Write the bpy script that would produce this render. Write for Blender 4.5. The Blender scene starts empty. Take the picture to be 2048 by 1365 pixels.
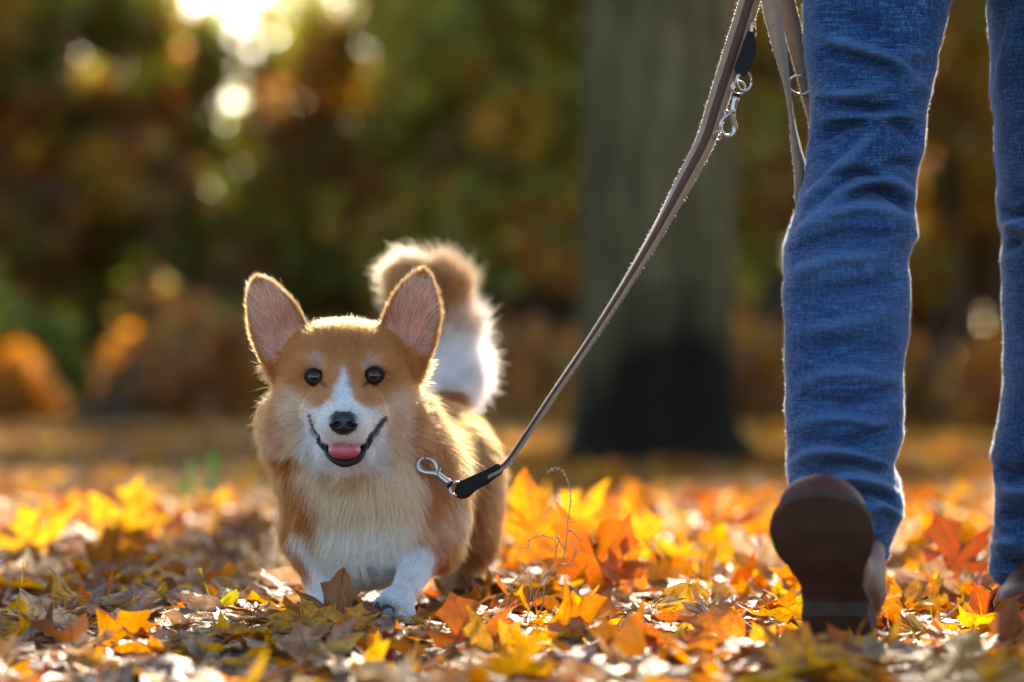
import bpy, math, random
import numpy as np
from mathutils import Vector, Matrix, Quaternion, kdtree

random.seed(7)
RNG = np.random.default_rng(11)
scene = bpy.context.scene
COL = scene.collection

# ------------------------------------------------------------------ camera, sky, sun, exposure
F, CX, HY, CZ = 7680.0, 1024.0, 745.0, 0.314      # focal length in photo pixels, centre column, horizon row, camera height


def P(px, py, Y):
    """photo pixel + distance along the ground -> world point"""
    return Vector(((px - CX) / F * Y, Y, CZ + (HY - py) / F * Y))


cam_d = bpy.data.cameras.new('camera')
cam = bpy.data.objects.new('camera', cam_d)
COL.objects.link(cam)
cam.location = (0, 0, CZ)
cam.rotation_euler = (math.radians(90), 0, 0)
cam_d.lens = 135
cam_d.sensor_width = 36
cam_d.shift_y = (HY - 682.5) / 2048
cam_d.clip_start = 0.1
cam_d.clip_end = 2000
cam_d.dof.use_dof = True
cam_d.dof.focus_distance = 4.50
cam_d.dof.aperture_fstop = 3.0
scene.camera = cam

SUN_AZ, SUN_EL = math.radians(7.8), math.radians(25)
world = bpy.data.worlds.new('World')
scene.world = world
world.use_nodes = True
wn = world.node_tree.nodes
bg = wn['Background']
sky = wn.new('ShaderNodeTexSky')
sky.sky_type = 'NISHITA'
sky.sun_disc = False
sky.sun_elevation = SUN_EL
sky.sun_rotation = SUN_AZ
sky.dust_density = 0.8
sky.air_density = 0.75
sky.ozone_density = 0.4
world.node_tree.links.new(sky.outputs[0], bg.inputs[0])
bg.inputs[1].default_value = 0.15
sun_d = bpy.data.lights.new('sun', 'SUN')
sun_d.energy = 5.0
sun_d.angle = math.radians(0.6)
sun_d.color = (1.0, 0.86, 0.66)
sun = bpy.data.objects.new('sun', sun_d)
COL.objects.link(sun)
sun_from = Vector((math.sin(SUN_AZ) * math.cos(SUN_EL), math.cos(SUN_AZ) * math.cos(SUN_EL), math.sin(SUN_EL)))
sun.rotation_euler = sun_from.to_track_quat('Z', 'Y').to_euler()
sun.location = (3, 20, 12)

scene.view_settings.view_transform = 'Standard'
scene.view_settings.look = 'None'
scene.view_settings.exposure = 1.65
scene.view_settings.gamma = 1.0
scene.render.engine = 'CYCLES'
cy = scene.cycles
cy.use_denoising = True
cy.max_bounces = 12
cy.diffuse_bounces = 4
cy.glossy_bounces = 6
cy.transmission_bounces = 10
cy.sample_clamp_indirect = 8.0
cy.sample_clamp_direct = 0
cy.caustics_reflective = False
cy.caustics_refractive = False


# ------------------------------------------------------------------ helpers
def link(o, parent=None):
    COL.objects.link(o)
    if parent is not None:
        o.parent = parent
    return o


def tag(o, label=None, cat=None, group=None, kind=None):
    if label:
        o['label'] = label
    if cat:
        o['category'] = cat
    if group:
        o['group'] = group
    if kind:
        o['kind'] = kind
    return o


def empty(name, loc):
    o = bpy.data.objects.new(name, None)
    o.location = loc
    o.empty_display_size = 0.05
    return link(o)


def attach(o, parent):
    """part built in world coordinates -> child of an unrotated empty"""
    o.parent = parent
    o.matrix_parent_inverse = Matrix.Translation(-parent.location) if parent.parent is None else Matrix.Identity(4)
    return o


def mesh_np(name, V, loops, starts, mat=None, smooth=True, attrs=None):
    V = np.ascontiguousarray(V, dtype=np.float32)
    me = bpy.data.meshes.new(name)
    me.vertices.add(len(V))
    me.vertices.foreach_set('co', V.ravel())
    me.loops.add(len(loops))
    me.loops.foreach_set('vertex_index', np.ascontiguousarray(loops, dtype=np.int32))
    me.polygons.add(len(starts))
    me.polygons.foreach_set('loop_start', np.ascontiguousarray(starts, dtype=np.int32))
    me.update(calc_edges=True)
    me.validate()
    if smooth:
        me.polygons.foreach_set('use_smooth', np.ones(len(me.polygons), dtype=bool))
    for k, a in (attrs or {}).items():
        a = np.asarray(a, dtype=np.float32)
        if a.shape[1] == 4:
            at = me.attributes.new(k, 'FLOAT_COLOR', 'POINT')
            at.data.foreach_set('color', a.ravel())
        else:
            at = me.attributes.new(k, 'FLOAT_VECTOR', 'POINT')
            at.data.foreach_set('vector', a.ravel())
    if mat:
        me.materials.append(mat)
    return me


def quads_mesh(name, V, Q, mat=None, smooth=True, attrs=None):
    Q = np.asarray(Q)
    return mesh_np(name, V, Q.ravel(), np.arange(len(Q)) * Q.shape[1], mat, smooth, attrs)


def obj(name, me, parent=None):
    o = bpy.data.objects.new(name, me)
    link(o)
    if parent is not None:
        attach(o, parent)
    return o


class Nodes:
    def __init__(self, name):
        self.m = bpy.data.materials.new(name)
        self.m.use_nodes = True
        self.t = self.m.node_tree
        self.n = self.t.nodes
        self.out = self.n['Material Output']
        self.bsdf = self.n['Principled BSDF']

    def new(self, typ, **kw):
        nd = self.n.new(typ)
        for k, v in kw.items():
            setattr(nd, k, v)
        return nd

    def link(self, a, b):
        self.t.links.new(a, b)

    def val(self, sock, v):
        if hasattr(v, 'links') or isinstance(v, bpy.types.NodeSocket):
            self.link(v, sock)
        else:
            sock.default_value = v

    def math(self, op, a, b=0.0, clamp=False):
        nd = self.new('ShaderNodeMath', operation=op, use_clamp=clamp)
        self.val(nd.inputs[0], a)
        self.val(nd.inputs[1], b)
        return nd.outputs[0]

    def mix(self, f, a, b, blend='MIX'):
        nd = self.new('ShaderNodeMix', data_type='RGBA', blend_type=blend)
        self.val(nd.inputs[0], f)
        self.val(nd.inputs[6], a)
        self.val(nd.inputs[7], b)
        return nd.outputs[2]

    def noise(self, scale, detail=3, vec=None, rough=0.5):
        nd = self.new('ShaderNodeTexNoise')
        nd.inputs['Scale'].default_value = scale
        nd.inputs['Detail'].default_value = detail
        nd.inputs['Roughness'].default_value = rough
        if vec is not None:
            self.link(vec, nd.inputs['Vector'])
        return nd.outputs[0]

    def ramp(self, f, stops):
        nd = self.new('ShaderNodeValToRGB')
        el = nd.color_ramp.elements
        while len(el) < len(stops):
            el.new(0.5)
        for e, (p, c) in zip(el, stops):
            e.position = p
            e.color = c if len(c) == 4 else (*c, 1)
        self.link(f, nd.inputs[0])
        return nd.outputs[0]

    def coords(self, which='Object', scale=(1, 1, 1)):
        tc = self.new('ShaderNodeTexCoord')
        mp = self.new('ShaderNodeMapping')
        mp.inputs['Scale'].default_value = scale
        self.link(tc.outputs[which], mp.inputs[0])
        return mp.outputs[0]

    def bump(self, h, strength=0.5, dist=0.002):
        nd = self.new('ShaderNodeBump')
        nd.inputs['Strength'].default_value = strength
        nd.inputs['Distance'].default_value = dist
        self.link(h, nd.inputs['Height'])
        self.link(nd.outputs[0], self.bsdf.inputs['Normal'])
        return nd


def simple_mat(name, col, rough=0.5, metal=0.0, spec=0.5, var=0.0, vscale=60, bump=0.0, bscale=200, sheen=0.0):
    N = Nodes(name)
    b = N.bsdf
    b.inputs['Roughness'].default_value = rough
    b.inputs['Metallic'].default_value = metal
    b.inputs['Specular IOR Level'].default_value = spec
    v = N.coords()
    if var > 0:
        f = N.noise(vscale, 4, v)
        c = N.mix(f, tuple(x * (1 - var) for x in col) + (1,), tuple(min(1, x * (1 + var)) for x in col) + (1,))
        N.link(c, b.inputs['Base Color'])
    else:
        b.inputs['Base Color'].default_value = (*col, 1)
    if bump > 0:
        N.bump(N.noise(bscale, 4, v), bump, 0.001)
    if sheen > 0:
        b.inputs['Sheen Weight'].default_value = sheen
        b.inputs['Sheen Roughness'].default_value = 0.4
    return N.m


# ---- signed distance field modeller -----------------------------------------------------------
class SDF:
    def __init__(self, lo, hi, h):
        self.lo = np.array(lo, dtype=np.float64)
        self.h = h
        self.dim = np.ceil((np.array(hi) - self.lo) / h).astype(int) + 1
        self.D = np.full(self.dim, 0.08, dtype=np.float32)
        self.ax = [self.lo[i] + np.arange(self.dim[i]) * h for i in range(3)]

    def apply(self, fn, lo, hi, k=0.0, sub=False):
        i0 = np.clip(np.floor((np.array(lo) - self.lo) / self.h).astype(int), 0, self.dim)
        i1 = np.clip(np.ceil((np.array(hi) - self.lo) / self.h).astype(int) + 1, 0, self.dim)
        if (i1 <= i0).any():
            return
        sl = tuple(slice(a, b) for a, b in zip(i0, i1))
        x = self.ax[0][sl[0]][:, None, None]
        y = self.ax[1][sl[1]][None, :, None]
        z = self.ax[2][sl[2]][None, None, :]
        d = fn(x, y, z).astype(np.float32)
        D = self.D[sl]
        if sub:
            d = -d
            if k > 0:
                hh = np.clip(0.5 - 0.5 * (D - d) / k, 0, 1)
                r = D * (1 - hh) + d * hh + k * hh * (1 - hh)
            else:
                r = np.maximum(D, d)
        else:
            if k > 0:
                hh = np.clip(0.5 + 0.5 * (D - d) / k, 0, 1)
                r = D * (1 - hh) + d * hh - k * hh * (1 - hh)
            else:
                r = np.minimum(D, d)
        self.D[sl] = r

    def ball(self, c, r, k=0.01, rot=None, sub=False):
        """ellipsoid, radii r (3), optional rotation matrix (columns = axes)"""
        c = np.array(c, dtype=float)
        r = np.array(r, dtype=float) * np.ones(3)
        R = np.array(rot) if rot is not None else np.eye(3)

        def fn(x, y, z):
            dx, dy, dz = x - c[0], y - c[1], z - c[2]
            q = [(R[0, i] * dx + R[1, i] * dy + R[2, i] * dz) for i in range(3)]
            k0 = np.sqrt(sum((q[i] / r[i]) ** 2 for i in range(3)))
            k1 = np.sqrt(sum((q[i] / r[i] ** 2) ** 2 for i in range(3))) + 1e-9
            return k0 * (k0 - 1.0) / k1
        m = r.max() + k + 0.02
        self.apply(fn, c - m, c + m, k, sub)

    def cone(self, a, b, r1, r2, k=0.01, sub=False):
        a = np.array(a, dtype=float)
        b = np.array(b, dtype=float)
        ba = b - a
        L = (ba ** 2).sum() + 1e-12

        def fn(x, y, z):
            t = np.clip(((x - a[0]) * ba[0] + (y - a[1]) * ba[1] + (z - a[2]) * ba[2]) / L, 0, 1)
            d = np.sqrt((x - a[0] - t * ba[0]) ** 2 + (y - a[1] - t * ba[1]) ** 2 + (z - a[2] - t * ba[2]) ** 2)
            return d - (r1 + (r2 - r1) * t)
        m = max(r1, r2) + k + 0.02
        self.apply(fn, np.minimum(a, b) - m, np.maximum(a, b) + m, k, sub)

    def chain(self, pts, k=0.01):
        for (a, ra), (b, rb) in zip(pts[:-1], pts[1:]):
            self.cone(a, b, ra, rb, k)

    def polygonize(self, smooth=2):
        D = self.D
        s = D < 0
        n = self.dim - 1
        cnt = np.zeros(n, dtype=np.int8)
        offs = [(i, j, k) for i in (0, 1) for j in (0, 1) for k in (0, 1)]
        for o in offs:
            cnt += s[o[0]:o[0] + n[0], o[1]:o[1] + n[1], o[2]:o[2] + n[2]]
        mixed = (cnt > 0) & (cnt < 8)
        cells = np.argwhere(mixed)
        idx = np.full(n, -1, dtype=np.int32)
        idx[mixed] = np.arange(len(cells))
        acc = np.zeros((len(cells), 3))
        c = np.zeros(len(cells))
        for a in offs:
            for ax in range(3):
                if a[ax] == 1:
                    continue
                b = list(a)
                b[ax] = 1
                da = D[cells[:, 0] + a[0], cells[:, 1] + a[1], cells[:, 2] + a[2]]
                db = D[cells[:, 0] + b[0], cells[:, 1] + b[1], cells[:, 2] + b[2]]
                cr = (da < 0) != (db < 0)
                t = np.where(cr, da / np.where(cr, da - db, 1), 0)
                p = np.array(a)[None, :] + t[:, None] * (np.array(b) - np.array(a))[None, :]
                acc += p * cr[:, None]
                c += cr
        V = self.lo + (cells + acc / c[:, None]) * self.h
        quads = []
        for ax in range(3):
            e1, e2 = (ax + 1) % 3, (ax + 2) % 3
            g0 = [slice(None)] * 3
            g1 = [slice(None)] * 3
            g0[ax] = slice(0, -1)
            g1[ax] = slice(1, None)
            diff = s[tuple(g0)] != s[tuple(g1)]
            g = np.argwhere(diff)
            ok = (g[:, e1] > 0) & (g[:, e2] > 0) & (g[:, e1] < n[e1]) & (g[:, e2] < n[e2])
            g = g[ok]

            def at(d1, d2):
                q = g.copy()
                q[:, e1] -= d1
                q[:, e2] -= d2
                return idx[q[:, 0], q[:, 1], q[:, 2]]
            q = np.stack([at(0, 0), at(1, 0), at(1, 1), at(0, 1)], 1)
            inside = s[g[:, 0], g[:, 1], g[:, 2]]
            q[~inside] = q[~inside][:, ::-1]
            quads.append(q)
        Q = np.concatenate(quads)
        Q = Q[(Q >= 0).all(1)]
        for _ in range(smooth):
            sm = np.zeros_like(V)
            dg = np.zeros(len(V))
            for i in range(4):
                for j in (1, 3):
                    np.add.at(sm, Q[:, i], V[Q[:, (i + j) % 4]])
                    np.add.at(dg, Q[:, i], 1)
            V = 0.5 * V + 0.5 * sm / np.maximum(dg, 1)[:, None]
        return V, Q

    def grad(self, p):
        """outward normal from the field at points p (n,3)"""
        out = np.zeros_like(p)
        for ax in range(3):
            for sg in (1, -1):
                q = p.copy()
                q[:, ax] += sg * self.h * 1.3
                out[:, ax] += sg * self.sample(q)
        return out / (np.linalg.norm(out, axis=1, keepdims=True) + 1e-9)

    def sample(self, p):
        f = np.clip((p - self.lo) / self.h, 0, self.dim - 1.001)
        i = f.astype(int)
        t = f - i
        r = 0
        for a in (0, 1):
            for b in (0, 1):
                for c in (0, 1):
                    w = (t[:, 0] if a else 1 - t[:, 0]) * (t[:, 1] if b else 1 - t[:, 1]) * (t[:, 2] if c else 1 - t[:, 2])
                    r = r + w * self.D[i[:, 0] + a, i[:, 1] + b, i[:, 2] + c]
        return r


def tube_arrays(pts, radii, seg=8, caps=True):
    pts = [Vector(p) for p in pts]
    if not hasattr(radii, '__len__'):
        radii = [radii] * len(pts)
    V, Q = [], []
    up = None
    for i, p in enumerate(pts):
        t = (pts[min(i + 1, len(pts) - 1)] - pts[max(i - 1, 0)]).normalized()
        if up is None:
            up = Vector((0, 0, 1)) if abs(t.z) < 0.9 else Vector((1, 0, 0))
        x = t.cross(up).normalized()
        up = x.cross(t).normalized()
        for k in range(seg):
            a = 2 * math.pi * k / seg
            V.append(p + (x * math.cos(a) + up * math.sin(a)) * radii[i])
    for i in range(len(pts) - 1):
        for k in range(seg):
            a, b = i * seg + k, i * seg + (k + 1) % seg
            Q.append((a, b, b + seg, a + seg))
    if caps:
        for i, rev in ((0, False), (len(pts) - 1, True)):
            c = len(V)
            V.append(pts[i])
            for k in range(seg):
                a, b = i * seg + k, i * seg + (k + 1) % seg
                Q.append((a, c, c, b) if rev else (a, b, c, c))
    return V, Q


def faces_mesh(name, V, Fc, mat=None, smooth=True):
    me = bpy.data.meshes.new(name)
    clean = []
    for f in Fc:
        g = []
        for v in f:
            if v not in g:
                g.append(v)
        if len(g) > 2:
            clean.append(g)
    me.from_pydata([tuple(v) for v in V], [], clean)
    me.update()
    if smooth:
        for p in me.polygons:
            p.use_smooth = True
    if mat:
        me.materials.append(mat)
    return me


def tube_obj(name, pts, radii, mat, parent=None, seg=8):
    V, Q = tube_arrays(pts, radii, seg)
    return obj(name, faces_mesh(name, V, Q, mat), parent)


def spline(pts, n):
    """Catmull-Rom through rows of numbers"""
    p = np.array(pts, dtype=float)
    p = np.vstack([2 * p[0] - p[1], p, 2 * p[-1] - p[-2]])
    out = []
    m = len(p) - 3
    for s in np.linspace(0, m - 1e-6, n):
        i = int(s)
        t = s - i
        a, b, c, d = p[i], p[i + 1], p[i + 2], p[i + 3]
        out.append(0.5 * (2 * b + (c - a) * t + (2 * a - 5 * b + 4 * c - d) * t * t + (3 * b - a - 3 * c + d) * t ** 3))
    return np.array(out)


def vnoise(p, scale, seed=0):
    """smooth value noise in [-1,1], p (n,3)"""
    q = p * scale + seed * 17.13
    i = np.floor(q).astype(np.int64)
    t = q - i
    t = t * t * (3 - 2 * t)

    def hsh(a, b, c):
        h = (a * 374761393 + b * 668265263 + c * 2147483647 + seed * 144665) & 0x7fffffff
        h = ((h ^ (h >> 13)) * 1274126177) & 0x7fffffff
        return ((h ^ (h >> 16)) & 0xffff) / 32767.5 - 1
    r = 0
    for a in (0, 1):
        for b in (0, 1):
            for c in (0, 1):
                w = (t[:, 0] if a else 1 - t[:, 0]) * (t[:, 1] if b else 1 - t[:, 1]) * (t[:, 2] if c else 1 - t[:, 2])
                r = r + w * hsh(i[:, 0] + a, i[:, 1] + b, i[:, 2] + c)
    return r


def proj(p):
    return CX + F * p[:, 0] / p[:, 1], HY - F * (p[:, 2] - CZ) / p[:, 1]


def sstep(a, b, x):
    t = np.clip((x - a) / (b - a), 0, 1)
    return t * t * (3 - 2 * t)


def hair_object(name, pts, radius, colors, mat, parent=None):
    """pts (n,k,3) -> Curves object"""
    n, k, _ = pts.shape
    cu = bpy.data.hair_curves.new(name)
    cu.add_curves([k] * n)
    cu.attributes['position'].data.foreach_set('vector', np.ascontiguousarray(pts, dtype=np.float32).ravel())
    ra = cu.attributes.get('radius') or cu.attributes.new('radius', 'FLOAT', 'POINT')
    ra.data.foreach_set('value', np.ascontiguousarray(radius, dtype=np.float32).ravel())
    ca = cu.attributes.new('fur_color', 'FLOAT_COLOR', 'CURVE')
    ca.data.foreach_set('color', np.ascontiguousarray(np.concatenate([colors, np.ones((n, 1))], 1), dtype=np.float32).ravel())
    cu.materials.append(mat)
    o = bpy.data.objects.new(name, cu)
    link(o)
    if parent is not None:
        attach(o, parent)
    return o


# ------------------------------------------------------------------ materials
def hair_mat(name, rough=0.35, radial=0.6, tint=None, lobes=0.40):
    N = Nodes(name)
    N.n.remove(N.bsdf)
    at = N.new('ShaderNodeAttribute', attribute_name='fur_color')
    col = at.outputs['Color']
    h = N.new('ShaderNodeBsdfHairPrincipled')
    h.model = 'CHIANG'
    h.parametrization = 'COLOR'
    N.link(col, h.inputs['Color'])
    h.inputs['Roughness'].default_value = rough
    h.inputs['Radial Roughness'].default_value = radial
    h.inputs['Random Roughness'].default_value = 0.1
    d = N.new('ShaderNodeBsdfDiffuse')
    N.link(col, d.inputs['Color'])
    mx = N.new('ShaderNodeMixShader')
    mx.inputs[0].default_value = lobes
    N.link(d.outputs[0], mx.inputs[1])
    N.link(h.outputs[0], mx.inputs[2])
    N.link(mx.outputs[0], N.out.inputs[0])
    return N.m


def skin_mat():
    N = Nodes('dog_skin')
    at = N.new('ShaderNodeAttribute', attribute_name='skin_color')
    N.link(at.outputs['Color'], N.bsdf.inputs['Base Color'])
    N.bsdf.inputs['Roughness'].default_value = 0.8
    N.bsdf.inputs['Subsurface Weight'].default_value = 0.35
    N.bsdf.inputs['Subsurface Radius'].default_value = (1.0, 0.25, 0.12)
    N.bsdf.inputs['Subsurface Scale'].default_value = 0.006
    return N.m


def leaf_mat(name, use_object, veins=True, trans=0.55, rough=0.48, spec=0.5):
    N = Nodes(name)
    if use_object:
        base = N.new('ShaderNodeObjectInfo').outputs['Color']
    else:
        base = N.new('ShaderNodeAttribute', attribute_name='leaf_color').outputs['Color']
    col = base
    height = None
    if veins:
        lu = N.new('ShaderNodeAttribute', attribute_name='leaf_uv').outputs['Vector']
        sx = N.new('ShaderNodeSeparateXYZ')
        N.link(lu, sx.inputs[0])
        ax = N.math('ABSOLUTE', sx.outputs[0])
        # nearest of the main veins leaving the leaf base: angles 0, 0.62, 1.25 rad
        ang = N.math('ARCTAN2', ax, sx.outputs[1])
        rad = N.math('SQRT', N.math('ADD', N.math('MULTIPLY', ax, ax), N.math('MULTIPLY', sx.outputs[1], sx.outputs[1])))
        d0 = N.math('ABSOLUTE', ang)
        d1 = N.math('ABSOLUTE', N.math('SUBTRACT', ang, 0.72))
        d2 = N.math('ABSOLUTE', N.math('SUBTRACT', ang, 1.38))
        dm = N.math('MULTIPLY', N.math('MINIMUM', N.math('MINIMUM', d0, d1), d2), rad)
        vein = N.math('SUBTRACT', 1.0, N.math('MULTIPLY', dm, 55.0), clamp=True)
        side = N.new('ShaderNodeTexWave')
        side.inputs['Scale'].default_value = 3.2
        side.inputs['Distortion'].default_value = 2.0
        N.link(lu, side.inputs['Vector'])
        nz = N.noise(5.0, 6, lu, 0.65)
        nz2 = N.noise(16.0, 4, lu, 0.6)
        col = N.mix(N.ramp(nz, [(0.38, (0, 0, 0)), (0.72, (1, 1, 1))]), col, (0.20, 0.075, 0.02, 1))
        hv = N.new('ShaderNodeHueSaturation')
        N.link(N.math('ADD', 0.45, N.math('MULTIPLY', N.noise(2.3, 3, lu, 0.6), 1.1)), hv.inputs['Value'])
        N.link(col, hv.inputs['Color'])
        col = hv.outputs[0]
        dark = N.mix(0.75, base, (0.05, 0.02, 0.008, 1))
        col = N.mix(N.ramp(nz2, [(0.60, (0, 0, 0)), (0.74, (0.8, 0.8, 0.8))]), col, dark)
        col = N.mix(N.math('MULTIPLY', vein, 0.55), col, dark)
        height = N.math('ADD', N.math('MULTIPLY', vein, 0.7), N.math('ADD', N.math('MULTIPLY', side.outputs[1], 0.15), nz2))
    b = N.bsdf
    N.link(col, b.inputs['Base Color'])
    b.inputs['Roughness'].default_value = rough
    b.inputs['Specular IOR Level'].default_value = spec
    if height is not None:
        N.bump(height, 0.6, 0.002)
    tr = N.new('ShaderNodeBsdfTranslucent')
    tc = N.new('ShaderNodeHueSaturation')
    tc.inputs['Saturation'].default_value = 1.15
    tc.inputs['Value'].default_value = 1.25
    N.link(col, tc.inputs['Color'])
    N.link(tc.outputs[0], tr.inputs['Color'])
    mx = N.new('ShaderNodeMixShader')
    mx.inputs[0].default_value = trans
    N.link(b.outputs[0], mx.inputs[1])
    N.link(tr.outputs[0], mx.inputs[2])
    N.link(mx.outputs[0], N.out.inputs[0])
    return N.m


M = {}
M['fur'] = hair_mat('dog_fur')
M['skin'] = skin_mat()
M['leaf'] = leaf_mat('fallen_leaf', True)
M['litter'] = leaf_mat('leaf_litter', False)
M['far_litter'] = leaf_mat('far_litter', False, veins=False, trans=0.4, rough=0.85, spec=0.1)
M['far_leaf'] = leaf_mat('shrub_foliage', False, veins=False, trans=0.66, rough=0.5)
M['nose'] = simple_mat('dog_nose', (0.012, 0.012, 0.014), 0.32, var=0.3, vscale=400, bump=0.5, bscale=900)
M['lip'] = simple_mat('dog_lip', (0.014, 0.010, 0.009), 0.6, spec=0.25, bump=0.4, bscale=500)
M['mouth'] = simple_mat('mouth_inside', (0.10, 0.02, 0.02), 0.5)
M['tongue'] = simple_mat('tongue', (0.50, 0.105, 0.125), 0.38, var=0.15, vscale=150, bump=0.5, bscale=900)
M['pad'] = simple_mat('paw_pad', (0.055, 0.047, 0.045), 0.9, spec=0.15, var=0.4, bump=0.5, bscale=400)
M['metal'] = simple_mat('steel', (0.46, 0.43, 0.39), 0.36, metal=1.0, var=0.1, vscale=300)
M['strap'] = simple_mat('suede_strap', (0.31, 0.20, 0.125), 0.9, spec=0.2, var=0.25, vscale=120, bump=0.5, bscale=700, sheen=0.4)
M['strap_dark'] = simple_mat('dark_strap_stripe', (0.09, 0.045, 0.028), 0.85, spec=0.25, var=0.25, vscale=150, bump=0.5, bscale=600)
M['black_leather'] = simple_mat('black_leather', (0.013, 0.011, 0.010), 0.75, spec=0.2, var=0.3, vscale=150, bump=0.4, bscale=500)
M['thread'] = simple_mat('thread', (0.55, 0.5, 0.42), 0.8)
M['boot'] = simple_mat('boot_leather', (0.085, 0.028, 0.014), 0.55, spec=0.22, var=0.35, vscale=40, bump=0.3, bscale=120)
M['sole'] = simple_mat('boot_sole', (0.055, 0.032, 0.020), 0.85, spec=0.25, var=0.7, vscale=28, bump=0.6, bscale=200)
M['twig'] = simple_mat('dry_stem', (0.36, 0.25, 0.14), 0.7, var=0.3, vscale=100)
M['seed'] = simple_mat('seed_head', (0.50, 0.37, 0.22), 0.8)
M['wood'] = simple_mat('shrub_wood', (0.07, 0.05, 0.035), 0.9, var=0.3, vscale=8)


def denim_mat():
    N = Nodes('denim')
    v = N.coords()
    warp = N.noise(1.0, 2, N.coords('Object', (900, 900, 40)), 0.6)     # vertical threads
    weft = N.noise(1.0, 2, N.coords('Object', (45, 45, 640)), 0.6)
    slub = N.noise(1.0, 3, N.coords('Object', (320, 320, 9)), 0.6)
    fade = N.noise(9.0, 4, v, 0.55)
    f = N.math('ADD', N.math('MULTIPLY', warp, 0.28), N.math('ADD', N.math('MULTIPLY', weft, 0.42), N.math('MULTIPLY', slub, 0.30)))
    c = N.ramp(f, [(0.37, (0.002, 0.012, 0.042)), (0.50, (0.009, 0.042, 0.115)), (0.62, (0.085, 0.165, 0.29))])
    c = N.mix(N.math('MULTIPLY', fade, 0.5), c, (0.018, 0.045, 0.13, 1))
    wr = N.new('ShaderNodeAttribute', attribute_name='wear_shade').outputs['Fac']
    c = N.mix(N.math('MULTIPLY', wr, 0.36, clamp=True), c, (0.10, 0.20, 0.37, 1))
    c = N.mix(N.math('MULTIPLY', wr, -0.45, clamp=True), c, (0.006, 0.016, 0.05, 1))  # crease shade painted in: valleys between the worn ridges mixed darker
    big = N.ramp(N.noise(4.5, 3, N.coords('Object', (1, 1, 0.45)), 0.5), [(0.42, (0, 0, 0)), (0.68, (0.35, 0.35, 0.35))])
    c = N.mix(big, c, (0.07, 0.125, 0.25, 1))
    N.link(c, N.bsdf.inputs['Base Color'])
    N.bsdf.inputs['Roughness'].default_value = 0.9
    N.bsdf.inputs['Specular IOR Level'].default_value = 0.15
    N.bsdf.inputs['Sheen Weight'].default_value = 0.15
    N.bsdf.inputs['Sheen Roughness'].default_value = 0.35
    N.bump(f, 0.7, 0.0015)
    return N.m


M['denim'] = denim_mat()


def bark_mat():
    N = Nodes('bark')
    v = N.coords('Object', (1, 1, 0.18))
    n1 = N.noise(14, 6, v, 0.65)
    n2 = N.noise(3, 4, N.coords(), 0.6)
    c = N.ramp(n1, [(0.3, (0.032, 0.025, 0.012)), (0.52, (0.108, 0.092, 0.045)), (0.72, (0.21, 0.178, 0.095))])
    c = N.mix(N.ramp(n2, [(0.4, (0, 0, 0)), (0.7, (0.7, 0.7, 0.7))]), c, (0.06, 0.062, 0.024, 1))
    # dark damp patch round the foot of the trunk, with its own wavy outline
    tc = N.new('ShaderNodeTexCoord')
    sp = N.new('ShaderNodeSeparateXYZ')
    N.link(tc.outputs['Object'], sp.inputs[0])
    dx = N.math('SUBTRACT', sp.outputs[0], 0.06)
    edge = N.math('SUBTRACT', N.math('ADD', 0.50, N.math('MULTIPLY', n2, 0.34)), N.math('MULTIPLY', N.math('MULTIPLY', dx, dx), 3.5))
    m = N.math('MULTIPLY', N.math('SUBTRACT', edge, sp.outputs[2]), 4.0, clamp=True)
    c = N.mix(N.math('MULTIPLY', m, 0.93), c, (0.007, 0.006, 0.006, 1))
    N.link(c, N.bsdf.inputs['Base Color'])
    N.bsdf.inputs['Roughness'].default_value = 1.0
    N.bsdf.inputs['Specular IOR Level'].default_value = 0.03
    N.bump(n1, 1.0, 0.05)
    return N.m


M['bark'] = bark_mat()


def soil_mat():
    N = Nodes('soil')
    v = N.coords()
    n = N.noise(6, 6, v, 0.65)
    c = N.ramp(n, [(0.3, (0.045, 0.026, 0.014)), (0.55, (0.10, 0.055, 0.026)), (0.75, (0.20, 0.11, 0.04))])
    N.link(c, N.bsdf.inputs['Base Color'])
    N.bsdf.inputs['Roughness'].default_value = 0.95
    N.bump(n, 0.8, 0.02)
    return N.m


M['soil'] = soil_mat()


# ------------------------------------------------------------------ ground
def ground_z(x, y):
    x = np.asarray(x, dtype=float)
    y = np.asarray(y, dtype=float)
    p = np.stack([x.ravel(), y.ravel(), np.zeros(x.size)], 1)
    near = np.exp(-((p[:, 1] - 4.6) / 12.0) ** 2)
    z = 0.012 * vnoise(p, 1.7, 3) + 0.008 * vnoise(p, 4.3, 5)
    return (z * (0.4 + 0.6 * near)).reshape(x.shape)


def build_ground():
    ys = np.concatenate([np.array([-30, -10, -4, 0, 2]), np.arange(2.5, 9, 0.08), np.arange(9, 36, 0.5), np.array([40, 60, 100, 200, 400, 900])])
    xs = np.concatenate([np.array([-400, -120, -40, -18, -9, -5]), np.arange(-3, 3.01, 0.08), np.array([5, 9, 18, 40, 120, 400])])
    X, Y = np.meshgrid(xs, ys, indexing='ij')
    Z = ground_z(X, Y)
    V = np.stack([X, Y, Z], -1).reshape(-1, 3)
    n, m = len(xs), len(ys)
    i = np.arange(n - 1)[:, None] * m + np.arange(m - 1)[None, :]
    Q = np.stack([i, i + m, i + m + 1, i + 1], -1).reshape(-1, 4)
    o = obj('ground', quads_mesh('ground', V, Q, M['soil']))
    tag(o, kind='structure')


build_ground()

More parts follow.
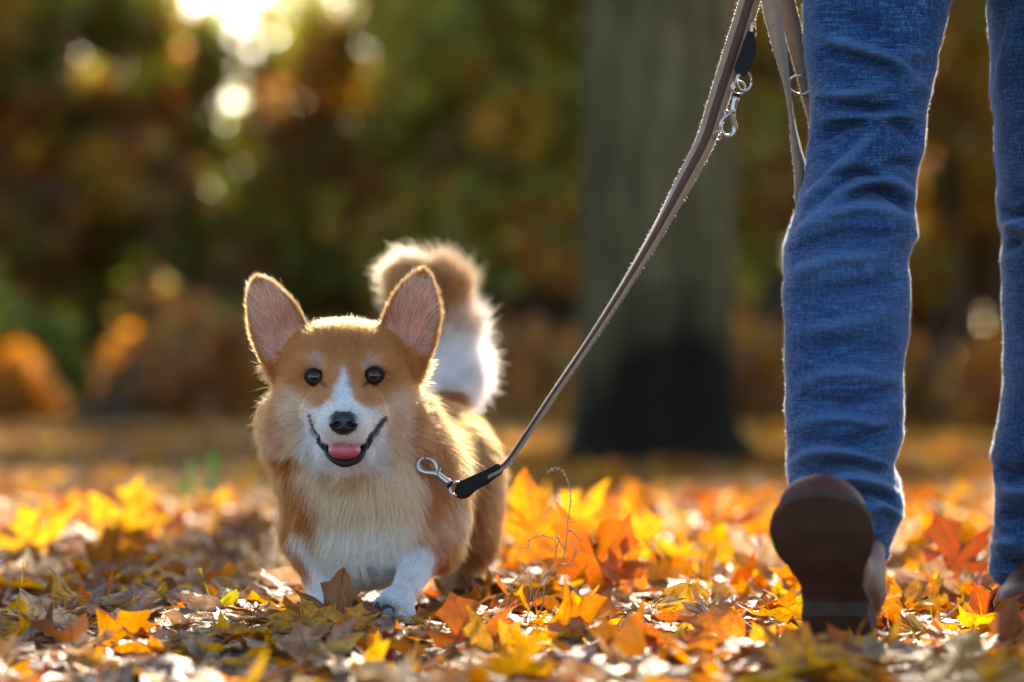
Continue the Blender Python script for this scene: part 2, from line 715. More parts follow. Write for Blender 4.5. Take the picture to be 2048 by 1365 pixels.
# ------------------------------------------------------------------ leaf templates
MAPLE_R = [(0.0, 0.0), (0.14, -0.07), (0.30, -0.03), (0.46, 0.02), (0.40, 0.13), (0.27, 0.22), (0.44, 0.30), (0.56, 0.36),
           (0.53, 0.47), (0.68, 0.62), (0.46, 0.60), (0.36, 0.58), (0.19, 0.47), (0.21, 0.62), (0.30, 0.76), (0.16, 0.80), (0.07, 0.92), (0.0, 1.04)]
OVATE_R = [(0.0, 0.0), (0.13, 0.06), (0.25, 0.20), (0.30, 0.38), (0.27, 0.56), (0.19, 0.74), (0.09, 0.90), (0.0, 1.03)]


def outline(half):
    return np.array(half + [(-x, y) for x, y in half[-2:0:-1]])


def leaf_template(half, ctr, rings):
    o = outline(half)
    n = len(o)
    c = np.array(ctr)
    V = [c[None, :]]
    for r in rings:
        V.append(c + (o - c) * r)
    V = np.concatenate(V)
    faces = []
    for k in range(n):
        faces.append((0, 1 + k, 1 + (k + 1) % n))
    for r in range(len(rings) - 1):
        a0, b0 = 1 + r * n, 1 + (r + 1) * n
        for k in range(n):
            k2 = (k + 1) % n
            faces.append((a0 + k, b0 + k, b0 + k2, a0 + k2))
    # petiole: thin flat strip with a fold
    s = len(V)
    pet = np.array([(-0.012, 0.02), (0.012, 0.02), (-0.009, -0.22), (0.009, -0.22), (-0.012, -0.45), (0.012, -0.45)])
    V = np.concatenate([V, pet])
    faces += [(s, s + 1, s + 3, s + 2), (s + 2, s + 3, s + 5, s + 4)]
    loops = np.array([v for f in faces for v in f])
    sizes = np.array([len(f) for f in faces])
    starts = np.concatenate([[0], np.cumsum(sizes)[:-1]])
    return V, loops, starts


T_MAPLE = leaf_template(MAPLE_R, (0, 0.32), (0.5, 1.0))
T_OVATE = leaf_template(OVATE_R, (0, 0.45), (0.55, 1.0))
TRI_R = [(0.0, 0.0), (0.16, -0.04), (0.33, 0.06), (0.36, 0.20), (0.50, 0.36), (0.62, 0.52), (0.40, 0.50), (0.24, 0.48), (0.27, 0.66), (0.15, 0.82), (0.0, 1.0)]
LANCE_R = [(0.0, 0.0), (0.10, 0.12), (0.15, 0.32), (0.14, 0.55), (0.08, 0.80), (0.0, 1.05)]
T_TRI = leaf_template(TRI_R, (0, 0.34), (0.5, 1.0))
T_LANCE = leaf_template(LANCE_R, (0, 0.45), (0.55, 1.0))
T_FAR = leaf_template([(0.0, 0.0), (0.46, 0.02), (0.27, 0.22), (0.65, 0.58), (0.19, 0.47), (0.0, 1.04)], (0, 0.32), (1.0,))


def deform(T, n, rng, curl=1.0):
    """n curled copies of a flat leaf: (n,V,3) in leaf units, y along the midrib"""
    V = T[0]
    blade = (V[:, 1] > -0.1).astype(float)[None, :]
    th = np.arctan2(V[:, 0], V[:, 1] - 0.32)[None, :]
    rs = 1 + blade * (rng.uniform(0, 0.16, (n, 1)) * np.sin(2 * th + rng.uniform(0, 6.28, (n, 1))) + rng.uniform(0, 0.14, (n, 1)) * np.sin(3 * th + rng.uniform(0, 6.28, (n, 1))) + rng.uniform(0, 0.10, (n, 1)) * np.sin(7 * th + rng.uniform(0, 6.28, (n, 1))))
    x = V[:, 0][None, :] * rs * (1 + rng.uniform(-0.15, 0.1, (n, 1)) * blade)
    y = (V[:, 1][None, :] - 0.32) * rs - 0.08

    def u(a, b):
        return rng.uniform(a, b, (n, 1)) * curl
    sg = rng.choice([-1, 1], (n, 1))
    a = u(0.1, 1.1) * sg
    b = u(-0.7, 0.9)
    tw = u(-0.9, 0.9)
    fold = u(-0.55, 0.55)
    ph = rng.uniform(0, 6.28, (n, 1))
    ph2 = rng.uniform(0, 6.28, (n, 1))
    z = a * x * x + b * y * y * 0.8 + tw * x * y + fold * np.abs(x)
    z = z + 0.055 * curl * np.sin(9 * x + ph) * np.cos(8 * y + ph2) + 0.02 * curl * rng.standard_normal((n, V.shape[0]))
    r2 = np.sqrt(x * x + y * y)
    z = z + u(-0.5, 0.8) * np.clip(r2 - 0.35, 0, 1) ** 1.5
    sh = 1 - 0.25 * np.abs(z)
    jx, jy = (rng.normal(0, 0.016, (n, V.shape[0])) for _ in range(2))
    return np.stack([x * sh + jx, y * sh + jy, z], -1)


def rot_from(normal_tilt, tilt_dir, spin):
    """(n,3,3) rotation matrices: spin about z, then tilt about a horizontal axis"""
    n = len(spin)
    c, s = np.cos(spin), np.sin(spin)
    R1 = np.zeros((n, 3, 3))
    R1[:, 0, 0] = c
    R1[:, 0, 1] = -s
    R1[:, 1, 0] = s
    R1[:, 1, 1] = c
    R1[:, 2, 2] = 1
    ax = np.stack([np.cos(tilt_dir), np.sin(tilt_dir), np.zeros(n)], 1)
    ct, st = np.cos(normal_tilt)[:, None, None], np.sin(normal_tilt)[:, None, None]
    K = np.zeros((n, 3, 3))
    K[:, 0, 2] = ax[:, 1]
    K[:, 1, 2] = -ax[:, 0]
    K[:, 2, 0] = -ax[:, 1]
    K[:, 2, 1] = ax[:, 0]
    R2 = np.eye(3)[None] + st * K + (1 - ct) * (K @ K)
    return R2 @ R1


def leaves_mesh(name, T, pos, R, size, col, curl, rng, mat):
    n = len(pos)
    L = deform(T, n, rng, curl)
    W = np.einsum('nij,nvj->nvi', R, L) * size[:, None, None] + pos[:, None, :]
    nv = T[0].shape[0]
    nl = len(T[1])
    loops = (T[1][None, :] + (np.arange(n) * nv)[:, None]).ravel()
    starts = (T[2][None, :] + (np.arange(n) * nl)[:, None]).ravel()
    C = np.repeat(np.concatenate([col, np.ones((n, 1))], 1)[:, None, :], nv, 1).reshape(-1, 4)
    uv = np.zeros((n, nv, 3))
    uv[:, :, :2] = T[0][None]
    off = rng.uniform(0, 40, (n, 1))
    uv[:, :, 2] = off
    return W.reshape(-1, 3), loops, starts, C, uv.reshape(-1, 3)


def join_leaves(name, parts, mat):
    V, Lp, S, C, U = [], [], [], [], []
    nv = nl = 0
    for v, l, s, c, u in parts:
        V.append(v)
        Lp.append(l + nv)
        S.append(s + nl)
        C.append(c)
        U.append(u)
        nv += len(v)
        nl += len(l)
    return mesh_np(name, np.concatenate(V), np.concatenate(Lp), np.concatenate(S), mat, True,
                   {'leaf_color': np.concatenate(C), 'leaf_uv': np.concatenate(U)})


PAL = {   # name: linear colour
    'bright yellow': (0.72, 0.41, 0.05), 'golden yellow': (0.74, 0.36, 0.03), 'orange': (0.68, 0.225, 0.02),
    'deep orange': (0.55, 0.13, 0.012), 'rusty red': (0.33, 0.055, 0.015), 'brown': (0.22, 0.10, 0.04),
    'dark brown': (0.10, 0.05, 0.03), 'greyish tan': (0.34, 0.24, 0.165), 'pale cream': (0.55, 0.42, 0.26), 'yellow green': (0.42, 0.40, 0.06)}
PN = list(PAL)
PC = np.array([PAL[k] for k in PN])
W_LEFT = np.array([.10, .17, .13, .06, .04, .16, .03, .19, .10, .02])
W_RIGHT = np.array([.14, .22, .25, .12, .04, .08, .02, .075, .045, .01])


# ------------------------------------------------------------------ background: shrubs, large tree
def shrub(name, px, Y, rx, height, base, pal, n, label, seed, group=None, ry=1.5, csize=(0.10, 0.18)):
    rng = np.random.default_rng(seed)
    X = (px - CX) / F * Y
    root = empty(name, (X, Y, 0))
    tree = height > 5
    tag(root, label, 'tree' if tree else 'shrub', 'autumn trees behind the leaf covered ground' if tree else 'shrubs behind the leaf covered ground')
    nc = int(10 * rx * height)
    ct = []
    while len(ct) < nc:
        q = rng.uniform(-1, 1, 3)
        if (q ** 2).sum() < 1.0:
            ct.append(q)
    ct = np.array(ct)
    cpos = np.stack([X + ct[:, 0] * rx, Y + ct[:, 1] * ry, base + (ct[:, 2] * 0.5 + 0.5) * (height - base)], 1)
    crad = rng.uniform(0.22, 0.5, nc)
    ccol = np.array([pal[i] for i in rng.choice(len(pal), nc, p=np.array([w for *_, w in pal]) / sum(w for *_, w in pal))])[:, :3]
    cw = np.where(cpos[:, 2] < 3.4, 2.6, 1.0)
    k = rng.choice(nc, n, p=cw / cw.sum())
    d = rng.standard_normal((n, 3))
    d /= np.linalg.norm(d, axis=1, keepdims=True)
    pos = cpos[k] + d * (crad[k] * rng.uniform(0.35, 1.05, n))[:, None]
    pos[:, 2] = np.maximum(pos[:, 2], 0.05)
    pw = np.array([w for *_, w in pal]) / sum(w for *_, w in pal)
    own = np.array([q[:3] for q in pal])[rng.choice(len(pal), n, p=pw)]
    col = np.where(rng.random((n, 1)) < 0.5, own, ccol[k]) * rng.uniform(0.6, 1.3, (n, 1))
    R = rot_from(rng.uniform(0.2, 1.7, n), rng.uniform(0, 6.28, n), rng.uniform(0, 6.28, n))
    part = leaves_mesh('f', T_FAR, pos, R, rng.uniform(*csize, n), col, 0.6, rng, None)
    cr = obj('crown', join_leaves('crown', [part], M['far_leaf']), root)
    tag(cr, kind=None)
    V, Q = [], []
    for i in range(7):
        c = cpos[rng.integers(nc)]
        b = np.array([X + rng.uniform(-.25, .25), Y + rng.uniform(-.25, .25), -0.02])
        m = (b + c) / 2 + rng.uniform(-.12, .12, 3) + np.array([0, 0, .2])
        v, q = tube_arrays(spline([b, m, c], 8), np.linspace(0.05, 0.012, 8), 7)
        Q += [tuple(j + len(V) for j in f) for f in q]
        V += v
    obj('trunk', faces_mesh('trunk', V, Q, M['wood']), root)
    return root


G = (0.25, 0.29, 0.06)
G2 = (0.42, 0.42, 0.085)
GD = (0.10, 0.14, 0.04)
OR = (0.68, 0.29, 0.055)
YE = (0.66, 0.45, 0.08)
BR = (0.36, 0.18, 0.075)
PK = (0.50, 0.27, 0.17)
SHR = [   # name, px, Y, half width, height, base, palette, leaves, label, seed
    ('orange_tree', -330, 26.0, 1.3, 5.4, 1.2, [(*OR, 3), (*YE, 2), (*G, 2.5), (*BR, 2)], 6820, 'orange and yellow tree with dark bare base beside the rusty tree', 21),
    ('rusty_tree', 15, 27.5, 1.12, 4.6, 1.0, [(*OR, 2.5), (*G, 3), (*BR, 2), (*PK, 1.5), (*YE, 1.5)], 13000, 'rusty brown and green tree bordering the bright sky gap', 22),
    ('olive_shrub', 450, 28.5, 1.35, 2.75, 0.6, [(*G, 3), (*BR, 2), (*OR, 1.2), (*G2, 2), (*PK, 1)], 12000, 'low olive shrub whose top leaves the bright sky gap open', 23),
    ('green_tree', 950, 27.0, 1.25, 4.6, 0.7, [(*G, 3), (*G2, 4), (*OR, 1.8), (*YE, 1.6), (*BR, 1.5)], 8060, 'dense green tree with scattered orange leaves beside the bright sky gap', 24),
    ('spotted_tree', 1150, 28.5, 1.25, 8.0, 0.9, [(*G2, 3), (*OR, 2.5), (*YE, 1.5), (*G, 2)], 11904, 'green tree spotted with orange just behind the mossy trunk', 25),
    ('golden_tree', 1500, 26.5, 1.25, 8.0, 0.7, [(*YE, 2.2), (*OR, 2), (*G2, 3), (*BR, 1.5)], 12896, 'golden yellow tree between the mossy trunk and the walker', 26),
    ('amber_tree', 1880, 27.5, 1.25, 8.0, 0.8, [(*YE, 2.5), (*OR, 2.5), (*G2, 2.5), (*BR, 1.5)], 12896, 'amber and lime tree seen between the legs of the walker', 27),
    ('lime_tree', 2280, 26.5, 1.3, 5.4, 0.8, [(*YE, 2), (*OR, 2), (*G2, 3)], 5580, 'lime and orange tree beyond the far leg of the walker', 28),
    ('dark_shrub', -60, 30.5, 1.7, 2.6, 0.05, [(*GD, 4), (*BR, 3), (*G, 1)], 4900, 'low dark evergreen shrub under the orange tree', 31),
    ('dark_shrub', 420, 31.5, 1.7, 2.1, 0.05, [(*GD, 4), (*BR, 3)], 4200, 'low dark brown shrub behind the olive shrub', 32),
    ('dark_shrub', 880, 31.0, 1.7, 3.2, 0.05, [(*GD, 4), (*BR, 2), (*G, 1)], 5600, 'dark green shrub under the dense green tree', 33),
    ('dark_shrub', 1350, 31.5, 1.7, 3.6, 0.05, [(*GD, 3), (*BR, 3)], 5600, 'dark shrub behind the foot of the mossy trunk', 34),
    ('dark_shrub', 1800, 31.0, 1.7, 3.6, 0.05, [(*GD, 3), (*BR, 3), (*OR, 0.6)], 5600, 'dark shrub under the amber tree', 35),
    ('dark_shrub', 2250, 31.0, 1.7, 3.6, 0.05, [(*GD, 3), (*BR, 3)], 4200, 'dark shrub under the lime tree', 36),
    ('thicket', 180, 33.5, 1.9, 2.0, 0.0, [(*GD, 3), (*BR, 2)], 4550, 'dark thicket farthest back under the rusty tree', 41),
    ('thicket', 660, 33.5, 1.9, 2.0, 0.0, [(*GD, 3), (*BR, 2)], 4550, 'dark thicket farthest back between olive shrub and green tree', 42),
    ('thicket', 1110, 33.5, 1.9, 2.7, 0.0, [(*GD, 3), (*BR, 2), (*G, 1)], 5250, 'dark thicket farthest back behind the spotted tree', 43),
    ('thicket', 1580, 33.5, 1.9, 2.7, 0.0, [(*GD, 3), (*BR, 2), (*OR, .5)], 5250, 'dark thicket farthest back behind the golden tree', 44),
    ('thicket', 2030, 33.5, 1.9, 2.7, 0.0, [(*GD, 3), (*BR, 2), (*OR, .5)], 5250, 'dark thicket farthest back between amber and lime trees', 45),
    ('thicket', -330, 33.5, 1.9, 3.4, 0.0, [(*GD, 3), (*BR, 2)], 4550, 'dark thicket farthest back past the orange tree', 46),
    ('sapling', 590, 30.0, 0.55, 4.2, 1.2, [(*G2, 3), (*YE, 2)], 900, 'thin airy sapling standing in the bright sky gap', 51),
    ('maroon_tree', -760, 27.0, 1.35, 5.6, 0.6, [(*OR, 2), (*BR, 3), (*G, 2)], 6500, 'reddish brown tree next past the orange tree', 61),
    ('yellow_tree', -1180, 28.0, 1.35, 5.4, 0.5, [(*YE, 3), (*G2, 3), (*OR, 1)], 6000, 'yellow green tree two past the orange tree', 62),
    ('copper_tree', -1600, 27.0, 1.4, 5.6, 0.4, [(*OR, 3), (*BR, 2), (*G, 1)], 6000, 'copper coloured tree three past the orange tree', 63),
    ('ochre_tree', 2680, 27.5, 1.35, 5.6, 0.6, [(*YE, 3), (*BR, 2), (*G, 2)], 6000, 'ochre tree next past the lime tree', 64),
    ('olive_tree', 3100, 27.0, 1.35, 5.6, 0.5, [(*G2, 3), (*G, 2), (*OR, 1)], 6000, 'olive green tree two past the lime tree', 65),
    ('thicket', -900, 31.5, 2.6, 3.0, 0.0, [(*GD, 3), (*BR, 2)], 5500, 'dark thicket behind the reddish brown tree', 66),
    ('thicket', -1500, 31.5, 2.6, 3.0, 0.0, [(*GD, 3), (*BR, 2)], 5500, 'dark thicket behind the copper coloured tree', 67),
    ('thicket', 2800, 31.5, 2.6, 3.0, 0.0, [(*GD, 3), (*BR, 2)], 5500, 'dark thicket behind the ochre tree', 68),
    ('low_bush', 240, 22.5, 0.75, 0.40, 0.0, [(*BR, 3), (*OR, 2), (*G, 1)], 900, 'low brown bush in front of the rusty tree', 52),
    ('low_bush', 560, 23.5, 0.85, 0.45, 0.0, [(*BR, 3), (*YE, 1), (*G, 1.5)], 1000, 'low brown and green bush in front of the olive shrub', 53),
    ('low_bush', 960, 22.0, 0.75, 0.42, 0.0, [(*BR, 3), (*OR, 2), (*G, 1)], 900, 'low rusty bush in front of the dense green tree', 54),
    ('low_bush', 1540, 23.0, 0.75, 0.45, 0.0, [(*BR, 2), (*OR, 2), (*YE, 1)], 900, 'low orange bush in front of the golden tree', 55),
    ('low_bush', 1930, 22.5, 0.75, 0.42, 0.0, [(*BR, 3), (*OR, 1.5), (*YE, 1)], 900, 'low brown bush in front of the amber tree', 56),
    ('young_shrub', 60, 24.5, 0.55, 0.95, 0.05, [(*G, 4), (*G2, 2), (*BR, 1)], 800, 'small green shrub at the foot of the orange tree', 37),
    ('young_shrub', 330, 25.0, 0.5, 0.85, 0.05, [(*G, 2), (*BR, 3), (*YE, 1)], 600, 'small brownish shrub at the foot of the rusty tree', 38),
]
for a in SHR:
    shrub(*a)


def big_tree():
    Y = 12.45
    X = (1305 - CX) / F * Y
    root = empty('large_tree', (X, Y, 0))
    tag(root, 'thick mossy tree trunk with a black stained foot behind the leash', 'tree')
    rows = [(0, 0.345), (0.04, 0.30), (0.12, 0.268), (0.3, 0.254), (0.7, 0.248), (1.2, 0.242), (2.0, 0.236), (3.2, 0.22), (4.6, 0.19), (6.2, 0.14), (8.0, 0.08)]
    seg, V, Q = 48, [], []
    zs = np.concatenate([np.linspace(-0.05, 0.3, 10), np.linspace(0.36, 8.0, 60)])
    for z in zs:
        r = np.interp(z, [a for a, _ in rows], [b for _, b in rows])
        for k in range(seg):
            a = 2 * math.pi * k / seg
            fl = max(0, 1 - z / 0.25) ** 2
            rr = r * (1 + 0.02 * math.sin(3 * a + z * 1.3) + 0.012 * math.sin(17 * a + 2 * math.sin(z * 3)) + fl * 0.30 * max(0, math.cos(2.5 * a + 0.6)))
            V.append((rr * math.cos(a) + 0.02 * math.sin(z * 0.8), rr * math.sin(a), z))
    for i in range(len(zs) - 1):
        for k in range(seg):
            a, b = i * seg + k, i * seg + (k + 1) % seg
            Q.append((a, b, b + seg, a + seg))
    o = bpy.data.objects.new('trunk', faces_mesh('trunk', V, Q, M['bark']))
    link(o, root)
    rng = np.random.default_rng(5)
    ends = []
    for i in range(9):
        a = i * 2.4
        z0 = 4.4 + 0.35 * i
        e = np.array([math.cos(a) * rng.uniform(1.6, 2.6), math.sin(a) * rng.uniform(1.6, 2.6), z0 + rng.uniform(1.5, 2.6)])
        s = spline([(0, 0, z0), (e[0] * .5, e[1] * .5, z0 + 1.0), e], 10)
        v, q = tube_arrays(s, np.linspace(0.085, 0.02, 10), 8)
        b = bpy.data.objects.new('limb', faces_mesh('limb', v, q, M['bark']))
        link(b, root)
        ends.append(e)
    ends = np.array(ends)
    n = 3200
    k = rng.choice(len(ends), n)
    pos = ends[k] * rng.uniform(0.6, 1.1, (n, 1)) + rng.standard_normal((n, 3)) * 0.5
    col = np.array([YE, OR, G2])[rng.choice(3, n)] * rng.uniform(0.7, 1.2, (n, 1))
    R = rot_from(rng.uniform(0.2, 1.7, n), rng.uniform(0, 6.28, n), rng.uniform(0, 6.28, n))
    part = leaves_mesh('f', T_FAR, pos, R, rng.uniform(0.08, 0.15, n), col, 0.6, rng, None)
    c = bpy.data.objects.new('crown', join_leaves('crown', [part], M['far_leaf']))
    link(c, root)


big_tree()

# ------------------------------------------------------------------ the corgi
DH = 0.003
dog = empty('corgi', P(745, 1267, 4.62))
tag(dog, 'tan and white corgi trotting over leaves with mouth open', 'dog')
S = SDF((-0.40, 4.36, -0.01), (0.06, 5.34, 0.46), DH)


def m_px(px, Y):
    return px * Y / F


def ball(px, py, Y, rx, rz, ry, k=0.012, rot=None, sub=False):
    S.ball(P(px, py, Y), (m_px(rx, Y), ry, m_px(rz, Y)), k, rot, sub)


def cone(a, b, k=0.012):
    S.cone(P(*a[:3]), P(*b[:3]), m_px(a[3], a[2]), m_px(b[3], b[2]), k)


# trunk of the body
ball(745, 985, 4.70, 150, 165, 0.125, 0.03)
cone((750, 950, 4.76, 142), (850, 955, 5.03, 128), 0.03)
ball(858, 950, 5.04, 128, 138, 0.115, 0.03)
ball(735, 1075, 4.665, 100, 95, 0.075, 0.04)               # brisket
ball(630, 1010, 4.69, 56, 112, 0.075, 0.03)                # shoulders
ball(858, 1000, 4.70, 62, 122, 0.08, 0.03)
# neck
cone((690, 800, 4.645, 118), (725, 930, 4.66, 128), 0.04)
ball(700, 950, 4.625, 105, 62, 0.06, 0.04)
ball(706, 868, 4.672, 152, 92, 0.06, 0.04)                # ruff behind the cheeks
# hind legs
for hx, side in ((925, 1), (790, -1)):
    ball(hx, 1020, 5.02, 62, 118, 0.085, 0.03)
    cone((hx + 6 * side, 1075, 5.0, 48), (hx - 14 * side, 1150, 5.07, 25), 0.02)
    cone((hx - 14 * side, 1150, 5.07, 24), (hx - 14 * side, 1208, 5.05, 21), 0.015)
    cone((hx - 14 * side, 1212, 5.05, 22), (hx - 14 * side, 1216, 4.99, 22), 0.015)
# standing foreleg
cone((632, 1060, 4.68, 48), (648, 1150, 4.665, 34), 0.03)
cone((648, 1150, 4.665, 33), (645, 1222, 4.65, 26), 0.015)
cone((645, 1236, 4.65, 27), (642, 1244, 4.60, 25), 0.015)
for i, tx in enumerate((622, 636, 652, 666)):
    ball(tx, 1248, 4.588 + 0.006 * (i in (0, 3)), 10, 15, 0.016, 0.004)
# lifted foreleg
cone((866, 1030, 4.68, 52), (862, 1090, 4.655, 43), 0.03)
cone((858, 1092, 4.65, 41), (815, 1168, 4.575, 27), 0.02)
ball(794, 1206, 4.553, 36, 34, 0.032, 0.012)
for tx, ty, ry in ((762, 1208, 4.536), (776, 1230, 4.526), (799, 1238, 4.530), (819, 1228, 4.542)):
    ball(tx, ty, ry, 12, 17, 0.016, 0.002)
# tail
S.chain([(P(884, 815, 5.14), 0.020), (P(897, 750, 5.18), 0.019), (P(888, 660, 5.20), 0.019), (P(868, 592, 5.185), 0.018), (P(832, 568, 5.155), 0.014)], 0.02)
# skull
ball(689, 737, 4.575, 118, 82, 0.066, 0.02)
ball(689, 700, 4.565, 98, 50, 0.05, 0.025)
ball(609, 806, 4.572, 50, 58, 0.05, 0.03)
ball(771, 804, 4.572, 50, 58, 0.05, 0.03)
ball(594, 848, 4.612, 52, 60, 0.045, 0.035)               # full cheeks
ball(794, 846, 4.612, 52, 60, 0.045, 0.035)
ball(640, 728, 4.525, 34, 22, 0.022, 0.02)                 # brows
ball(738, 727, 4.525, 34, 22, 0.022, 0.02)
# muzzle
cone((688, 778, 4.535, 52), (687, 838, 4.450, 34), 0.025)
cone((688, 760, 4.515, 34), (687, 826, 4.437, 24), 0.02)
cone((650, 825, 4.495, 32), (667, 857, 4.449, 26), 0.018)
cone((728, 825, 4.495, 32), (709, 857, 4.449, 26), 0.018)
ball(642, 824, 4.507, 26, 26, 0.026, 0.03)
ball(736, 824, 4.507, 26, 26, 0.026, 0.03)
# lower jaw and throat
ball(690, 880, 4.575, 92, 66, 0.05, 0.03)
JAW = [(618, 832, 4.522, 9), (634, 872, 4.503, 12), (654, 902, 4.482, 13), (690, 917, 4.466, 14), (724, 902, 4.482, 13), (746, 872, 4.503, 12), (768, 834, 4.522, 9)]
for a, b in zip(JAW[:-1], JAW[1:]):
    cone(a, b, 0.010)
cone((690, 908, 4.49, 30), (690, 905, 4.55, 50), 0.02)
# opening of the mouth
S.ball(P(689, 896, 4.462), (m_px(36, 4.46), 0.034, m_px(18, 4.46)), 0.004, sub=True)
for sx in (1, -1):
    for t in np.linspace(0, 1, 7):
        S.ball(P(689 + sx * (36 + 40 * t), 890 - 50 * t ** 1.3, 4.468 + 0.048 * t), (0.0045, 0.010, 0.0045), 0.003, sub=True)
# eye sockets
EYES = [P(630, 755, 4.508), P(748, 752, 4.508)]
for e in EYES:
    S.ball(e, (0.0122, 0.0135, 0.0100), 0.004, sub=True)


# ears: cupped shells
EARS = []


def ear(base, tip, half, face):
    b = np.array(base)
    t = np.array(tip)
    v = t - b
    L = np.linalg.norm(v)
    v /= L
    w = np.array(face, dtype=float)
    w -= v * (w @ v)
    w /= np.linalg.norm(w)
    u = np.cross(v, w)
    EARS.append((b, u, v, w, L, half))
    ks = np.array([-0.35, -0.15, 0.0, 0.2, 0.4, 0.6, 0.75, 0.88, 0.96, 1.0])
    hs = np.array([0.62, 0.86, 0.97, 1.04, 1.0, 0.88, 0.70, 0.47, 0.27, 0.0]) * half

    def fn(x, y, z):
        dx, dy, dz = x - b[0], y - b[1], z - b[2]
        a = dx * u[0] + dy * u[1] + dz * u[2]
        s = (dx * v[0] + dy * v[1] + dz * v[2])
        d = dx * w[0] + dy * w[1] + dz * w[2]
        sn = s / L
        hw = np.interp(sn, ks, hs)
        cup = 0.42 * half * (a / half) ** 2 * (1.15 - 0.5 * np.clip(sn, 0, 1)) - 0.10 * half * (1 - np.clip(sn, 0, 1))
        shell = np.abs(d - cup) * 0.85 - (0.0022 + 0.003 * np.clip(0.35 - sn, 0, 1))
        edge = np.maximum(np.abs(a) - hw, np.maximum(s - L, -s - 0.3 * L)) * 0.8
        return np.maximum(shell, edge) + 0 * x
    m = L * 1.15
    c = b + v * L * 0.45
    S.apply(fn, c - m, c + m, 0.006)


ear(P(583, 708, 4.585), P(513, 556, 4.565), m_px(55, 4.57), (-0.16, -1, 0.05))
ear(P(803, 704, 4.585), P(849, 541, 4.565), m_px(56, 4.57), (0.18, -1, 0.05))
for (ex, ey, rz) in ((570, 718, 40), (815, 714, 40)):
    S.ball(P(ex, ey, 4.60), (m_px(34, 4.6), 0.022, m_px(rz, 4.6)), 0.02)

DV, DQ = S.polygonize(2)


def ear_coords(p):
    """for each point: ear membership 0..1, inner side flag, height along the ear, rim closeness"""
    mem = np.zeros(len(p))
    inner = np.zeros(len(p))
    rim = np.zeros(len(p))
    hgt = np.zeros(len(p))
    dirv = np.zeros((len(p), 3))
    for (b, u, v, w, L, half) in EARS:
        d = p - b
        a, s, q = d @ u, d @ v / L, d @ w
        hw = np.interp(s, [-0.3, 0, 0.2, 0.4, 0.6, 0.75, 0.88, 0.96, 1.0], np.array([0.7, 0.97, 1.04, 1.0, 0.88, 0.70, 0.47, 0.27, 0.1]) * half)
        cup = 0.42 * half * (a / half) ** 2 * (1.15 - 0.5 * np.clip(s, 0, 1)) - 0.10 * half * (1 - np.clip(s, 0, 1))
        m = (s > 0.0) & (s < 1.08) & (np.abs(a) < hw * 1.15 + 0.003) & (np.abs(q - cup) < 0.012)
        mem = np.where(m, 1, mem)
        inner = np.where(m, (q - cup > 0).astype(float), inner)
        rim = np.where(m, np.clip(np.abs(a) / np.maximum(hw, 1e-4), 0, 1.2), rim)
        rim = np.where(m & (s > 0.9), 1.0, rim)
        hgt = np.where(m, s, hgt)
        dirv[m] = v + 0.5 * (a[m] / half)[:, None] * u
    return mem, inner, hgt, rim, dirv


TAN = np.array((0.60, 0.232, 0.056))
TAN_D = np.array((0.27, 0.095, 0.026))
WHITE = np.array((0.86, 0.83, 0.80))
CREAM = np.array((0.92, 0.69, 0.45))


def seg_d(qx, qy, pts):
    """distance of pixels to a polyline"""
    best = np.full(qx.shape, 1e9)
    for (x0, y0), (x1, y1) in zip(pts[:-1], pts[1:]):
        dx, dy = x1 - x0, y1 - y0
        t = np.clip(((qx - x0) * dx + (qy - y0) * dy) / (dx * dx + dy * dy + 1e-9), 0, 1)
        best = np.minimum(best, np.hypot(qx - x0 - t * dx, qy - y0 - t * dy))
    return best


TAIL_PTS = np.array([P(884, 815, 5.14), P(897, 750, 5.18), P(888, 660, 5.20), P(868, 592, 5.185), P(832, 568, 5.155)])


